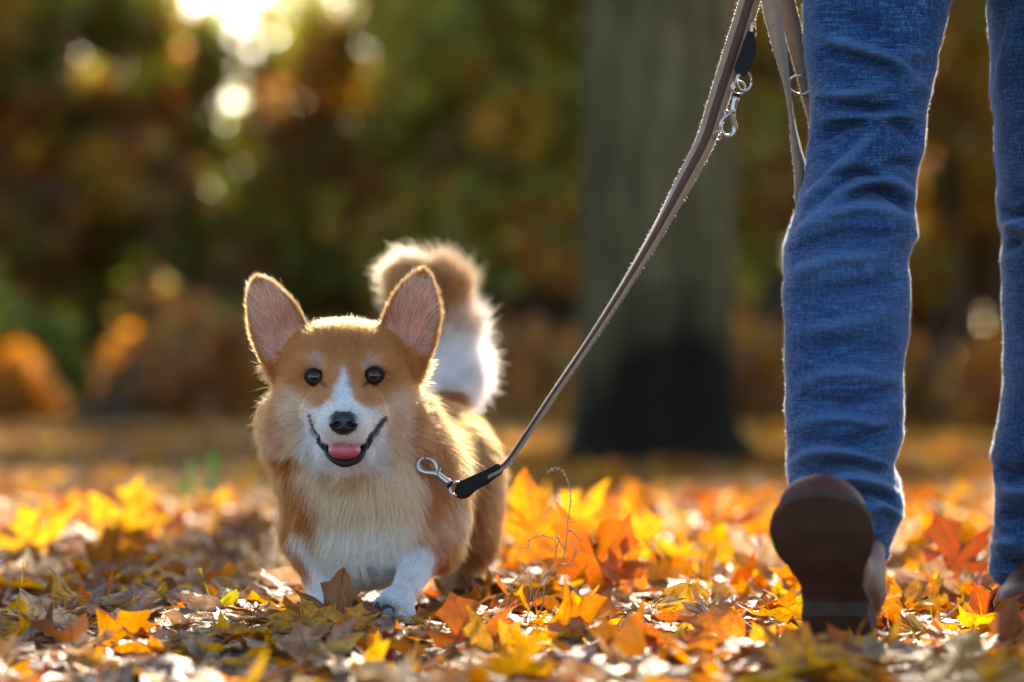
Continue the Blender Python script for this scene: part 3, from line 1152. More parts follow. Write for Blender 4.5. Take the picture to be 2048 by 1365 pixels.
def dog_fields(p, n):
    """colour, fur length, flow direction, lift and density of the coat at surface points"""
    qx, qy = proj(p)
    y = p[:, 1]
    N = len(p)
    wob = 9 * vnoise(p, 60, 1) + 4 * vnoise(p, 170, 2)
    qx_w, qy_w = qx + wob, qy + 0.7 * wob
    mem, inner, hgt, rim, edir = ear_coords(p)
    tail_d = np.full(N, 9.0)
    tail_t = np.zeros(N)
    tail_dir = np.zeros((N, 3))
    for i in range(len(TAIL_PTS) - 1):
        a, b = TAIL_PTS[i], TAIL_PTS[i + 1]
        ba = b - a
        t = np.clip(((p - a) @ ba) / (ba @ ba), 0, 1)
        d = np.linalg.norm(p - a - t[:, None] * ba, axis=1)
        m = d < tail_d
        tail_d = np.where(m, d, tail_d)
        tail_t = np.where(m, (i + t) / 4, tail_t)
        tail_dir[m] = ba / np.linalg.norm(ba)
    is_tail = (y > 5.08) & (tail_d < 0.034) & (tail_t > 0.05)
    ym = 4.615 + 0.0 * qy
    head = (y < np.where(qy > 880, 4.60, ym)) & (qy < 940) & (qx < 900) & (mem < 0.5)
    head &= ~((qy > 905) & (y > 4.56))
    leg_f = (y < 4.72) & (qy > 1090) & ((qx < 700) | (qx > 740)) & ~((qx > 690) & (qx < 770) & (y > 4.6))
    paw_up = (y < 4.66) & (qy > 1085) & (qx > 730) & (qx < 900)
    leg_h = (y > 4.9) & (qy > 1110)
    # ---------------- colour
    col = np.tile(TAN, (N, 1))
    v1 = vnoise(p, 26, 4)[:, None]

    def blend(c, w, amount):
        w = np.clip(w * amount, 0, 1)[:, None]
        c[:] = c * (1 - w)
    body = ~head & (mem < 0.5) & ~is_tail

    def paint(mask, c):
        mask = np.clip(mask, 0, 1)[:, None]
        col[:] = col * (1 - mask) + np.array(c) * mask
    # body coat: darker saddle on top
        # bib and chest
    bibw = np.interp(qy, [860, 930, 1000, 1060, 1120, 1200], [104, 122, 98, 90, 88, 80])
    TANB = np.array((0.53, 0.180, 0.036))
    paint(body * 1.0, TANB)
    bib = body * (1 - sstep(-18, 18, np.abs(qx_w - np.interp(qy, [860, 1000, 1200], [700, 735, 720])) - bibw)) * (y < 4.80)
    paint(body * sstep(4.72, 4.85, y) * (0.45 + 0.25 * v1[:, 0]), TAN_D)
    paint(bib, CREAM * np.array([1.0, 1.0, 1.0]))
    paint(bib * sstep(985, 1060, qy_w), np.array((0.90, 0.80, 0.68)))
    ch_l = body * (y < 4.70) * (1 - sstep(8, 26, seg_d(qx_w, qy_w, [(605, 1065), (625, 1110), (650, 1160)])))
    paint(ch_l, WHITE)
    pale = body * (y < 4.72) * (1 - sstep(10, 40, seg_d(qx_w, qy_w, [(820, 1075), (860, 1045), (905, 1020)])))
    paint(pale * 0.45, CREAM)
    # legs
    paint(paw_up * (1 - sstep(-6, 14, qx_w - np.interp(qy, [1085, 1110, 1160, 1250], [862, 872, 862, 850]))) * sstep(1082, 1100, qy_w + 0.22 * (qx - 830)), WHITE)
    paint((leg_f & (qx < 720)) * sstep(1120, 1165, qy_w + 0.5 * (qx - 640)), WHITE)
    paint(leg_h * sstep(1120, 1165, qy_w), WHITE)
    paint(body * (y > 4.9) * (1 - sstep(0, 26, qx_w - np.interp(qy, [1040, 1100, 1200], [900, 905, 900]))) * sstep(1060, 1120, qy), CREAM)
    paint(paw_up * (1 - sstep(18, 42, np.hypot(qx - 768, qy - 1228))) * 0.75, (0.16, 0.14, 0.14))
    # head
    paint(head * sstep(0.3, 1.0, v1[:, 0]) * 0.25, TAN_D)
    paint(head * (1 - sstep(10, 44, np.hypot((qx_w - 688) / 1.5, qy_w - 690))) * 0.22, TAN_D)
    cheek = head * (np.maximum(1 - sstep(30, 66, np.hypot((qx_w - 592) / 1.0, (qy_w - 855) / 1.45)), 1 - sstep(30, 66, np.hypot((qx_w - 795) / 1.0, (qy_w - 855) / 1.45))))
    paint(cheek * 0.85, np.array((0.90, 0.70, 0.49)))
    paint(head * sstep(868, 905, qy_w) * (1 - sstep(105, 150, np.abs(qx_w - 690))), np.array((0.91, 0.66, 0.42)))
    paint(head * sstep(104, 142, np.abs(qx_w - 692)) * (qy > 770) * 0.95, TAN)
    paint(head * (1 - sstep(4, 36, seg_d(qx_w, qy_w, [(622, 785), (650, 800)]))) * 0.75, TAN)
    paint(head * (1 - sstep(4, 36, seg_d(qx_w, qy_w, [(756, 783), (728, 798)]))) * 0.75, TAN)
    bw = np.interp(qy, [728, 745, 775, 800, 815, 830, 900], [1, 5, 12, 20, 34, 72, 84])
    blaze = head * (1 - sstep(-9, 10, np.abs(qx + 0.5 * wob - 687) - bw)) * (y < 4.565) * sstep(726, 750, qy)
    paint(blaze, WHITE)
    muzz = head * (1 - sstep(-12, 12, np.hypot((qx_w - 689) / 82, (qy_w - 850) / 40) * 50 - 50)) * (y < 4.53)
    paint(muzz, np.array((0.88, 0.82, 0.75)))
    chin = head * (y < 4.52) * sstep(900, 915, qy) * (np.abs(qx - 690) < 60)
    paint(chin * 0.6, WHITE * 0.9)
    # grey marks above the inner eye corners and dark round the eyes
    for gx in (644, 734):
        paint(head * (1 - sstep(5, 15, np.hypot(qx_w - gx, (qy_w - 727) / 1.2))) * 0.65, (0.28, 0.26, 0.27))
        paint(head * (1 - sstep(8, 24, np.hypot((qx_w - (gx + (6 if gx > 690 else -6))) / 1.3, (qy_w - 731)))) * 0.30, CREAM)
    ed = np.min([np.linalg.norm((p - np.array(e)) * np.array([1.0, 1.0, 1.22]), axis=1) for e in EYES], axis=0)
    paint(head * (1 - sstep(0.0122, 0.0158, ed)) * 0.93, (0.018, 0.014, 0.012))
    for ln_ in ([(640, 764), (652, 774)], [(738, 762), (726, 772)]):
        paint(head * (1 - sstep(2, 7, seg_d(qx, qy, ln_))) * 0.7, (0.05, 0.03, 0.02))
    for ln_ in ([(606, 752), (618, 738), (640, 736)], [(772, 748), (760, 735), (738, 733)]):
        paint(head * (1 - sstep(2, 8, seg_d(qx_w, qy_w, ln_))) * 0.35, TAN_D)
    # ears
    ear_in = mem * inner * (1 - sstep(0.74, 0.92, rim))
    paint(mem * 1.0, TAN * 0.92)
    paint(ear_in, (0.90, 0.62, 0.42))
    paint(ear_in * (1 - sstep(0.15, 0.75, hgt)) * 0.7, (0.56, 0.26, 0.17))  # reddish skin plus shade of the ear cup painted in towards its base
    # tail
    paint(is_tail * 1.0, np.array((0.66, 0.36, 0.15)))
    under = is_tail * sstep(700, 668, qy_w) * 0
    low = is_tail * (1 - sstep(0.22, 0.66, tail_t + 0.012 * wob / 9))
    paint(low, WHITE)
    paint(is_tail * sstep(0.55, 0.7, tail_t) * (0.15 + 0.2 * v1[:, 0]), TAN_D)
    # ---------------- length
    length = np.full(N, 0.019)
    length = np.where(body & (y > 4.85), 0.024, length)
    length = np.where(body & (y < 4.76) & (qy < 1090), 0.019, length)
    ruff = body & (y > 4.60) & (y < 4.745) & (qy > 770) & (qy < 945) & ((qx < 600) | (qx > 800))
    length = np.where(ruff, 0.023, length)
    length = np.where(bib > 0.3, np.interp(qy, [900, 980, 1060, 1120], [0.025, 0.024, 0.020, 0.017]), length)
    length = np.where((y < 4.72) & (qy > 1080) & body, np.interp(qy, [1080, 1130, 1180], [0.019, 0.013, 0.009]), length)
    length = np.where(paw_up, np.interp(qy, [1085, 1120, 1180, 1210], [0.016, 0.010, 0.006, 0.004]), length)
    length = np.where(leg_h, np.interp(qy, [1110, 1170], [0.030, 0.012]), length)
    rad = np.hypot((qx - 688), (qy - 800) * 0.9)
    hl = np.interp(rad, [0, 45, 90, 130, 165], [0.0035, 0.006, 0.009, 0.014, 0.023])
    hl = np.where(qy < 760, np.minimum(hl, 0.0115), hl)
    hl = np.where((np.abs(qx - 689) < 80) & (qy < 872) & (y < 4.50), np.minimum(hl, 0.0055), hl)
    hl = np.minimum(hl, 0.0035 + 0.55 * np.clip(ed - 0.011, 0, 1))
    length = np.where(head, hl, length)
    length = np.where(mem > 0.5, np.where(inner > 0.5, np.where(rim > 0.75, 0.007, 0.010 + 0.007 * (1 - hgt)), 0.0085), length)
    length = np.where(is_tail, np.interp(tail_t, [0.05, 0.3, 0.7, 1.0], [0.030, 0.040, 0.046, 0.038]), length)
    # ---------------- flow
    nose = np.array(P(687, 838, 4.43))
    f_head = p - nose
    f_head = f_head / np.linalg.norm(f_head, axis=1, keepdims=True) + np.array([0, 0.35, 0])
    down = np.array([0, -0.05, -1.0])
    f_neck = np.stack([(qx - 715) / 260, np.full(N, 0.25), np.full(N, -0.9)], 1)
    f_body = np.tile(np.array([0.12, 0.75, -0.55]), (N, 1))
    f_body[:, 0] += 0.2 * np.sign(n[:, 0])
    w = sstep(4.70, 4.82, y)[:, None]
    flow = f_neck * (1 - w) + f_body * w
    lg = (leg_f | paw_up | leg_h)
    flow[lg] = down
    pd = np.array(P(795, 1225, 4.54)) - np.array(P(858, 1092, 4.65))
    flow[paw_up] = pd / np.linalg.norm(pd)
    flow[head] = f_head[head]
    flow[mem > 0.5] = edir[mem > 0.5]
    tl = is_tail
    flow[tl] = tail_dir[tl] * 0.55 + np.array([0.15, 0.0, -0.45]) * (1 - tail_t[tl])[:, None]
    lift = np.full(N, 0.27)
    lift = np.where(ruff, 0.48, lift)
    lift = np.where(head, 0.30, lift)
    lift = np.where(lg, 0.22, lift)
    lift = np.where(mem > 0.5, np.where(inner > 0.5, 0.28, 0.42), lift)
    lift = np.where(is_tail, 0.72, lift)
    lift = np.where(head & (rad > 140), 0.42, lift)
    # ---------------- density (hairs per cm2)
    den = np.full(N, 85.0)
    den = np.where(bib > 0.2, 100, den)
    den = np.where(head, 130, den)
    den = np.where(mem > 0.5, np.where((inner > 0.5) & (rim < 0.8), 36, 130), den)
    den = np.where(is_tail, 150, den)
    den = np.where(lg, 110, den)
    den = np.where((y > 4.8) & (n[:, 0] < -0.3) & body, 40, den)
    # bare skin: mouth slit, nose, eyes
    bare = (ed < 0.0112)
    mline = [(618, 832), (630, 862), (652, 886), (690, 893), (726, 886), (750, 862), (768, 836)]
    bare |= (seg_d(qx, qy, mline) < np.where(qx < 680, 3.5, 5.5)) & (y < 4.55)
    bare |= (np.abs(qx - 689) < 33) & (qy > 882) & (qy < 912) & (y < 4.53)
    bare |= (seg_d(qx, qy, [(640, 882), (660, 910), (690, 921), (720, 910), (740, 882)]) < 7) & (y < 4.50)
    bare |= (np.linalg.norm((p - np.array(P(687, 843, 4.432))) / np.array([m_px(29, 4.43), 0.02, m_px(25, 4.43)]), axis=1) < 1.0)
    pads = np.linalg.norm(p - np.array(P(772, 1222, 4.520)), axis=1) < 0.021
    den = np.where(bare, 0, den)
    den = np.where(pads & paw_up, den * 0.15, den)
    return col, length, flow, lift, den, bare, mem * inner * (1 - sstep(0.6, 0.85, rim))


def build_dog():
    nrm = S.grad(DV)
    col, ln, fl, lf, dn, bare, ein = dog_fields(DV, nrm)
    sk = col * 0.62
    sk[bare] = (0.015, 0.011, 0.011)
    sk = np.where(ein[:, None] > 0.4, np.array([[0.64, 0.29, 0.21]]), sk)
    body = obj('body', quads_mesh('body', DV, DQ, M['skin'], True, {'skin_color': np.concatenate([sk, np.ones((len(sk), 1))], 1)}), dog)
    # ---- roots
    a, b, c, d = (DV[DQ[:, i]] for i in range(4))
    area = 0.5 * np.linalg.norm(np.cross(c - a, d - b), axis=1) * 1e4
    fd = dn[DQ].mean(1)
    expect = area * fd
    cnt = np.floor(expect + RNG.random(len(expect))).astype(int)
    fi = np.repeat(np.arange(len(DQ)), cnt)
    u, v = RNG.random(len(fi))[:, None], RNG.random(len(fi))[:, None]
    root = (a[fi] * (1 - u) + b[fi] * u) * (1 - v) + (d[fi] * (1 - u) + c[fi] * u) * v
    n = S.grad(root)
    col, ln, fl, lf, dn, bare, ein = dog_fields(root, n)
    keep = ~bare & (root[:, 2] > 0.012)
    root, n, col, ln, fl, lf, ein = root[keep], n[keep], col[keep], ln[keep], fl[keep], lf[keep], ein[keep]
    N = len(root)
    print('hairs', N)
    fl = fl + 0.32 * np.stack([vnoise(root, 45, s) for s in (6, 7, 8)], 1) + 0.22 * np.stack([vnoise(root, 110, s) for s in (26, 27, 28)], 1)
    ft = fl - n * (fl * n).sum(1, keepdims=True)
    ft /= np.linalg.norm(ft, axis=1, keepdims=True) + 1e-6
    ln = ln * np.clip(1 + 0.20 * RNG.standard_normal(N), 0.45, 1.6)
    stray = RNG.random(N) < 0.018
    stray &= ln < 0.032
    ln = np.where(stray, ln * 1.25, ln)
    lf = lf * np.clip(1 + 0.25 * RNG.standard_normal(N), 0.3, 1.8)
    lf = np.where(stray, lf * 1.7, lf)
    d0 = n * lf[:, None] + ft * (1 - 0.5 * lf)[:, None] + 0.15 * RNG.standard_normal((N, 3))
    d0 /= np.linalg.norm(d0, axis=1, keepdims=True)
    K = 6
    t = np.linspace(0, 1, K)[None, :, None]
    grav = np.array([0, 0, -1.0])
    bend = (ft * 0.35 - n * 0.22 * (1 - lf)[:, None] + grav * 0.12)
    pts = root[:, None, :] - n[:, None, :] * 0.0006 + ln[:, None, None] * (t * d0[:, None, :] + t * t * bend[:, None, :])
    # clumping towards guide hairs
    g = RNG.choice(N, N // 26, replace=False)
    kd = kdtree.KDTree(len(g))
    for i, j in enumerate(g):
        kd.insert(root[j], i)
    kd.balance()
    near = np.fromiter((kd.find(r)[1] for r in root), dtype=np.int64, count=N)
    gi = g[near]
    ok = (np.linalg.norm(root - root[gi], axis=1) < 0.35 * ln) & ((n * n[gi]).sum(1) > 0.5)
    str_ = np.where(ok, 0.26 + 0.2 * vnoise(root, 90, 9), 0)[:, None, None]
    gl = (ln / ln[gi])[:, None, None]
    target = root[gi][:, None, :] + (pts[gi] - root[gi][:, None, :]) * np.clip(gl, 0.6, 1.4)
    pts = pts + (target - pts) * str_ * t ** 1.3
    # keep hairs out of the ground
    pts[:, :, 2] = np.maximum(pts[:, :, 2], 0.004)
    shade = np.clip(1 + 0.13 * RNG.standard_normal((N, 1)) + 0.10 * vnoise(root, 130, 10)[:, None], 0.5, 1.5)
    col = np.where(ein[:, None] > 0.4, col * np.clip(1 + 0.45 * RNG.standard_normal((N, 1)), 0.35, 1.5), col)
    col = np.clip(col * shade, 0.004, 0.93)
    r0 = np.where(ln > 0.02, 0.00017, 0.00014)
    rad = r0[:, None] * np.array([1.0, 1.0, 0.95, 0.8, 0.55, 0.12])[None, :]
    fur = hair_object('fur', pts, rad, col, M['fur'], dog)
    tag(fur, kind='stuff')


build_dog()


def small_sdf(name, lo, hi, h, fn, mat, parent, smooth=1, attrs=None):
    s = SDF(lo, hi, h)
    fn(s)
    V, Q = s.polygonize(smooth)
    return obj(name, quads_mesh(name, V, Q, mat), parent)


def nose_fn(s):
    c = P(687, 842, 4.428)
    r = m_px(1, 4.43)
    s.ball(P(687, 838, 4.432), (29 * r, 0.016, 18 * r), 0.003)
    s.ball(P(687, 852, 4.430), (23 * r, 0.014, 19 * r), 0.006)
    for sx in (-1, 1):
        s.ball(P(687 + sx * 18, 848, 4.424), (11 * r, 0.010, 14 * r), 0.004)
        s.ball(P(687 + sx * 13, 850, 4.4145), (6.5 * r, 0.007, 6 * r), 0.002, sub=True)
        s.ball(P(687 + sx * 23, 852, 4.420), (8 * r, 0.006, 2.6 * r), 0.0015, sub=True)
    s.cone(P(687, 858, 4.412), P(687, 880, 4.425), 0.0008, 0.0008, 0.0015, sub=True)


pn = P(687, 845, 4.43)
small_sdf('nose', pn - Vector((0.03, 0.03, 0.03)), pn + Vector((0.03, 0.03, 0.03)), 0.0009, nose_fn, M['nose'], dog, 2)

# mouth: dark inside, tongue, black lips
pm = P(690, 890, 4.48)


def mouth_fn(s):
    s.ball(P(689, 890, 4.500), (m_px(40, 4.49), 0.016, m_px(22, 4.49)), 0.003)


small_sdf('mouth_lining', pm - Vector((0.06, 0.06, 0.05)), pm + Vector((0.06, 0.06, 0.05)), 0.0015, mouth_fn, M['mouth'], dog)


def tongue_fn(s):
    r = m_px(1, 4.46)
    s.ball(P(689, 901, 4.458), (32 * r, 0.021, 20 * r), 0.002)
    s.ball(P(689, 890, 4.480), (33 * r, 0.022, 12 * r), 0.010)
    s.cone(P(690, 882, 4.436), P(690, 908, 4.436), 0.0010, 0.0012, 0.005, sub=True)


small_sdf('tongue', pm - Vector((0.05, 0.06, 0.04)), pm + Vector((0.05, 0.05, 0.04)), 0.0012, tongue_fn, M['tongue'], dog, 2)
low = spline([(623, 842, 4.516), (630, 858, 4.5065), (645, 881, 4.486), (660, 913, 4.463), (690, 928, 4.450), (720, 913, 4.463), (737, 882, 4.484), (755, 858, 4.503), (766, 840, 4.514)], 44)
tube_obj('lower_lip', [P(*q) for q in low], [m_px(0.8 + 6.4 * float(sstep(0.27, 0.06, abs(i / 43 - 0.5))) + (2.2 if i > 24 else 0.3) * math.sin(math.pi * i / 43), 4.47) for i in range(44)], M['lip'], dog, 10)
for sx in (1,):
    up = spline([(689 + sx * 78, 832, 4.508), (689 + sx * 66, 852, 4.492), (689 + sx * 50, 873, 4.472), (689 + sx * 34, 882, 4.449), (689 + sx * 22, 884, 4.445)], 24)
    tube_obj('upper_lip', [P(*q) for q in up], [m_px(1.4 + 1.4 * math.sin(math.pi * min(1, i / 18)) ** 0.8, 4.47) for i in range(24)], M['lip'], dog, 8)


# eyes
def eye_mat():
    N = Nodes('dog_eye')
    tc = N.new('ShaderNodeTexCoord')
    sp = N.new('ShaderNodeSeparateXYZ')
    N.link(tc.outputs['Object'], sp.inputs[0])
    r = N.math('SQRT', N.math('ADD', N.math('POWER', sp.outputs[0], 2.0), N.math('POWER', sp.outputs[2], 2.0)))
    ang = N.math('ARCTAN2', sp.outputs[0], sp.outputs[2])
    fib = N.noise(18, 3)
    c = N.ramp(N.math('MULTIPLY', r, 100.0), [(0.0, (0.003, 0.002, 0.002)), (0.36, (0.003, 0.002, 0.002)), (0.44, (0.040, 0.019, 0.008)), (0.68, (0.075, 0.036, 0.015)), (0.78, (0.006, 0.004, 0.003)), (0.82, (0.008, 0.006, 0.005))])
    N.link(c, N.bsdf.inputs['Base Color'])
    N.bsdf.inputs['Roughness'].default_value = 0.15
    N.bsdf.inputs['Coat Weight'].default_value = 0.35
    N.bsdf.inputs['Specular IOR Level'].default_value = 0.25
    N.bsdf.inputs['Coat Roughness'].default_value = 0.02
    return N.m


M['eye'] = eye_mat()
M['eyelid'] = simple_mat('eyelid', (0.010, 0.008, 0.008), 0.75, spec=0.2)


def uv_sphere(r, seg=32, rings=20):
    V, Q = [], []
    for i in range(rings + 1):
        th = math.pi * i / rings
        for k in range(seg):
            a = 2 * math.pi * k / seg
            V.append((r * math.sin(th) * math.cos(a), r * math.sin(th) * math.sin(a), r * math.cos(th)))
    for i in range(rings):
        for k in range(seg):
            Q.append((i * seg + k, i * seg + (k + 1) % seg, (i + 1) * seg + (k + 1) % seg, (i + 1) * seg + k))
    return V, Q


for i, e in enumerate(EYES):
    V, Q = uv_sphere(0.0114)
    o = bpy.data.objects.new('eye', faces_mesh('eye', V, Q, M['eye']))
    link(o, dog)
    o.location = e - dog.location + Vector((0, -0.0005, 0))
    sgn = -1 if i == 0 else 1
    V, Q = [], []
    nseg, nr_ = 48, 6
    tl_ = math.radians(9) * sgn                       # outer corner a little higher
    for r_ in range(nr_):
        f = r_ / (nr_ - 1)
        for k in range(nseg):
            a = 2 * math.pi * k / nseg
            sa = math.sin(a)
            xi, zi = 0.0098 * math.cos(a), (0.0060 if sa > 0 else 0.0070) * sa * abs(sa) ** 0.2
            xi, zi = xi * math.cos(tl_) - zi * math.sin(tl_), xi * math.sin(tl_) + zi * math.cos(tl_)
            xo, zo = 0.0128 * math.cos(a), 0.0098 * sa
            xo, zo = xo * math.cos(tl_) - zo * math.sin(tl_), xo * math.sin(tl_) + zo * math.cos(tl_)
            X_, Z_ = xi + (xo - xi) * f, zi + (zo - zi) * f
            R_ = 0.0121 + 0.0004 * math.sin(math.pi * min(1, f * 2.2))
            V.append(e + Vector((X_, -math.sqrt(max(R_ * R_ - X_ * X_ - Z_ * Z_, 1e-5)) - 0.0004, Z_)))
    for r_ in range(nr_ - 1):
        for k in range(nseg):
            a0, b0 = r_ * nseg + k, r_ * nseg + (k + 1) % nseg
            Q.append((a0, a0 + nseg, b0 + nseg, b0))
    obj('eyelid', faces_mesh('eyelid', V, Q, M['eyelid']), dog)

# pads of the lifted paw
for (x, y, Y, rx, rz) in ((774, 1221, 4.5235, 16, 12), (755, 1212, 4.524, 6, 9), (769, 1242, 4.515, 8, 6), (793, 1249, 4.518, 8, 5)):
    c = P(x, y, Y)
    small_sdf('paw_pad', c - Vector((0.016, 0.016, 0.016)), c + Vector((0.016, 0.016, 0.016)), 0.001,
              lambda s: s.ball(c, (m_px(rx, Y), 0.0045, m_px(rz, Y)), 0.001), M['pad'], dog)
# whiskers
wh = []
for sx in (-1, 1):
    for k in range(6):
        b = P(689 + sx * (36 + 5 * k), 842 + 5 * k, 4.452 + 0.008 * k)
        e = P(689 + sx * (80 + 13 * k), 872 + 15 * k, 4.470 + 0.006 * k)
        wh.append([b + (e - b) * t + Vector((0, 0, 0.006 * math.sin(math.pi * t))) for t in np.linspace(0, 1, 6)])
wh = np.array([[tuple(q) for q in w] for w in wh])
tag(hair_object('whisker_hair', wh, np.tile(np.array([1, 1, .9, .7, .5, .2]) * 0.00016, (len(wh), 1)), np.full((len(wh), 3), 0.05), M['fur'], dog), kind='stuff')

# ------------------------------------------------------------------ leash
leash = empty('dog_leash', P(1500, 100, 4.5))
tag(leash, 'brown suede leash with steel snap hooks running from the corgi to the walker', 'leash')
M['fuzz'] = hair_mat('fabric_fuzz', 0.4, 0.7)


def strap(name, rows, parent, thick=0.0028, stripe=True, n=150, seed=1, fuzz=3500):
    """rows: (px, py, Y, width_m, twist_deg): a flat band; twist turns its width from the picture plane towards the view line"""
    r = spline(rows, n)
    pts = np.array([P(*q[:3]) for q in r])
    tg = np.gradient(pts, axis=0)
    tg /= np.linalg.norm(tg, axis=1, keepdims=True)
    view = np.array([0, 1.0, 0])
    side = np.cross(tg, view)
    side /= np.linalg.norm(side, axis=1, keepdims=True)
    nor = np.cross(side, tg)
    tw = np.radians(r[:, 4])[:, None]
    sd = side * np.cos(tw) + nor * np.sin(tw)
    nn = -side * np.sin(tw) + nor * np.cos(tw)
    w = r[:, 3][:, None] / 2
    th = thick / 2

    def band(wl, wr, o0, o1):
        V = np.stack([pts + sd * wl + nn * o0, pts + sd * wr + nn * o0, pts + sd * wr + nn * o1, pts + sd * wl + nn * o1], 1).reshape(-1, 3)
        Q = []
        for i in range(n - 1):
            for k in range(4):
                Q.append((i * 4 + k, i * 4 + (k + 1) % 4, (i + 1) * 4 + (k + 1) % 4, (i + 1) * 4 + k))
        Q += [(0, 1, 2, 3), ((n - 1) * 4 + 3, (n - 1) * 4 + 2, (n - 1) * 4 + 1, (n - 1) * 4)]
        return V, Q
    V, Q = band(-w, w, -th, th)
    s = obj(name, quads_mesh(name, V, Q, M['strap'], False), parent)
    if stripe:
        for sg in (-1, 1):
            V, Q = band(-w * 0.42, w * 0.42, sg * th, sg * (th + 0.0009))
            obj('stripe', quads_mesh('stripe', V, np.array(Q) if sg > 0 else np.array(Q)[:, ::-1], M['strap_dark'], False), parent)
    rng = np.random.default_rng(seed)
    i = rng.integers(0, n, fuzz)
    e = rng.choice([-1, 1], fuzz)[:, None] * (1 - 0.06 * rng.random((fuzz, 1)))
    j = (rng.random((fuzz, 1)) - 0.5)
    root = pts[i] + tg[i] * j * np.linalg.norm(pts[1] - pts[0]) + sd[i] * w[i] * e + nn[i] * (rng.random((fuzz, 1)) - 0.5) * thick
    dr = sd[i] * e + nn[i] * rng.normal(0, 0.6, (fuzz, 1)) + tg[i] * rng.normal(0, 0.5, (fuzz, 1)) - 0.2
    dr /= np.linalg.norm(dr, axis=1, keepdims=True)
    L = rng.gamma(2.0, 0.0007, fuzz).clip(0.0004, 0.005)
    t = np.linspace(0, 1, 4)[None, :, None]
    hp = root[:, None, :] + dr[:, None, :] * L[:, None, None] * t + tg[i][:, None, :] * (t * t) * rng.normal(0, 0.0006, (fuzz, 1, 1))
    f = hair_object('fuzz', hp, np.tile(np.array([1, .9, .7, .3]) * 0.00009, (fuzz, 1)), np.tile(np.array([[0.6, 0.48, 0.36]]), (fuzz, 1)), M['fuzz'], parent)
    tag(f, kind='stuff')
    return s


strap('strap', [(975, 950, 4.59, 0.013, 62), (1010, 930, 4.588, 0.013, 64), (1040, 890, 4.58, 0.015, 66), (1100, 800, 4.57, 0.017, 66), (1200, 652, 4.55, 0.019, 62), (1300, 490, 4.52, 0.021, 52),
                (1372, 358, 4.49, 0.024, 40), (1412, 280, 4.48, 0.024, 32), (1436, 205, 4.48, 0.024, 24), (1466, 110, 4.48, 0.024, 18), (1500, 0, 4.48, 0.024, 16), (1535, -130, 4.49, 0.024, 16), (1550, -215, 4.50, 0.024, 30)], leash, n=200, fuzz=7000)
strap('strap', [(1524, -215, 4.50, 0.022, 20), (1530, -120, 4.47, 0.022, 15), (1540, 0, 4.45, 0.021, 20), (1556, 80, 4.45, 0.020, 35), (1572, 160, 4.455, 0.017, 62), (1583, 230, 4.46, 0.016, 72), (1592, 290, 4.46, 0.018, 55), (1602, 350, 4.455, 0.019, 40),
                (1602, 405, 4.46, 0.019, 50), (1612, 440, 4.475, 0.019, 60), (1640, 440, 4.495, 0.019, 55), (1650, 400, 4.52, 0.019, 30), (1640, 300, 4.535, 0.019, 10)], leash, stripe=False, n=120, seed=2, fuzz=3500)
strap('strap', [(1556, -215, 4.53, 0.021, 10), (1560, -100, 4.53, 0.021, 8), (1571, 0, 4.535, 0.021, 5), (1594, 90, 4.535, 0.021, 10), (1612, 160, 4.54, 0.021, 25), (1628, 235, 4.545, 0.020, 40), (1640, 300, 4.535, 0.019, 40)], leash, stripe=False, n=80, seed=3, fuzz=2500)


def snap_hook(parent, tail, head, roll, scale=1.0):
    """trigger snap: barrel, curved hook, spring bolt, swivel ring; tail = strap end, head = hook end"""
    tail, head = Vector(tail), Vector(head)
    ax = (head - tail)
    L = ax.length
    ax.normalize()
    side = Vector((0, -1, 0)).cross(ax).normalized()
    nrm = ax.cross(side)
    side = (Matrix.Rotation(roll, 3, ax) @ side)
    nrm = (Matrix.Rotation(roll, 3, ax) @ nrm)

    def q(u, v, w=0):
        return tail + ax * (u * L) + side * (v * L) + nrm * (w * L)
    r = L * 0.080 * scale
    V, Q = tube_arrays([q(0.18, 0), q(0.2, 0), q(0.25, 0), q(0.3, 0), q(0.42, 0), q(0.55, 0)], [r * .6, r * 1.1, r * 1.15, r * 0.95, r * 0.95, r * 0.8], 12)
    bo = obj('hook_barrel', faces_mesh('hook_barrel', V, Q, M['metal']), parent)
    hk = spline([q(0.50, 0.0), q(0.62, 0.05), q(0.76, 0.14), q(0.90, 0.15), q(0.99, 0.07), q(1.0, -0.04), q(0.95, -0.11)], 22)
    tube_obj('hook', hk, [r * (1.0 - 0.35 * i / 21) for i in range(22)], M['metal'], parent, 10)
    bolt = spline([q(0.52, -0.02), q(0.60, -0.09), q(0.72, -0.17), q(0.84, -0.17), q(0.93, -0.12)], 14)
    tube_obj('spring_bolt', bolt, r * 0.5, M['metal'], parent, 8)
    tube_obj('thumb_knob', [q(0.52, -0.06), q(0.52, -0.15), q(0.53, -0.18)], [r * 0.35, r * 0.45, r * 0.55], M['metal'], parent, 8)
    tube_obj('swivel_collar', [q(0.12, 0), q(0.14, 0), q(0.17, 0), q(0.185, 0)], [r * .9, r * 1.2, r * 1.2, r * .9], M['black_leather'], parent, 12)
    ring = [q(0.0 + 0.13 * math.cos(a), 0.15 * math.sin(a), 0) for a in np.linspace(0, 2 * math.pi, 25)]
    tube_obj('swivel_ring', ring, r * 0.42, M['metal'], parent, 8)


snap_hook(leash, P(912, 978, 4.590), P(838, 922, 4.590), 0.3)
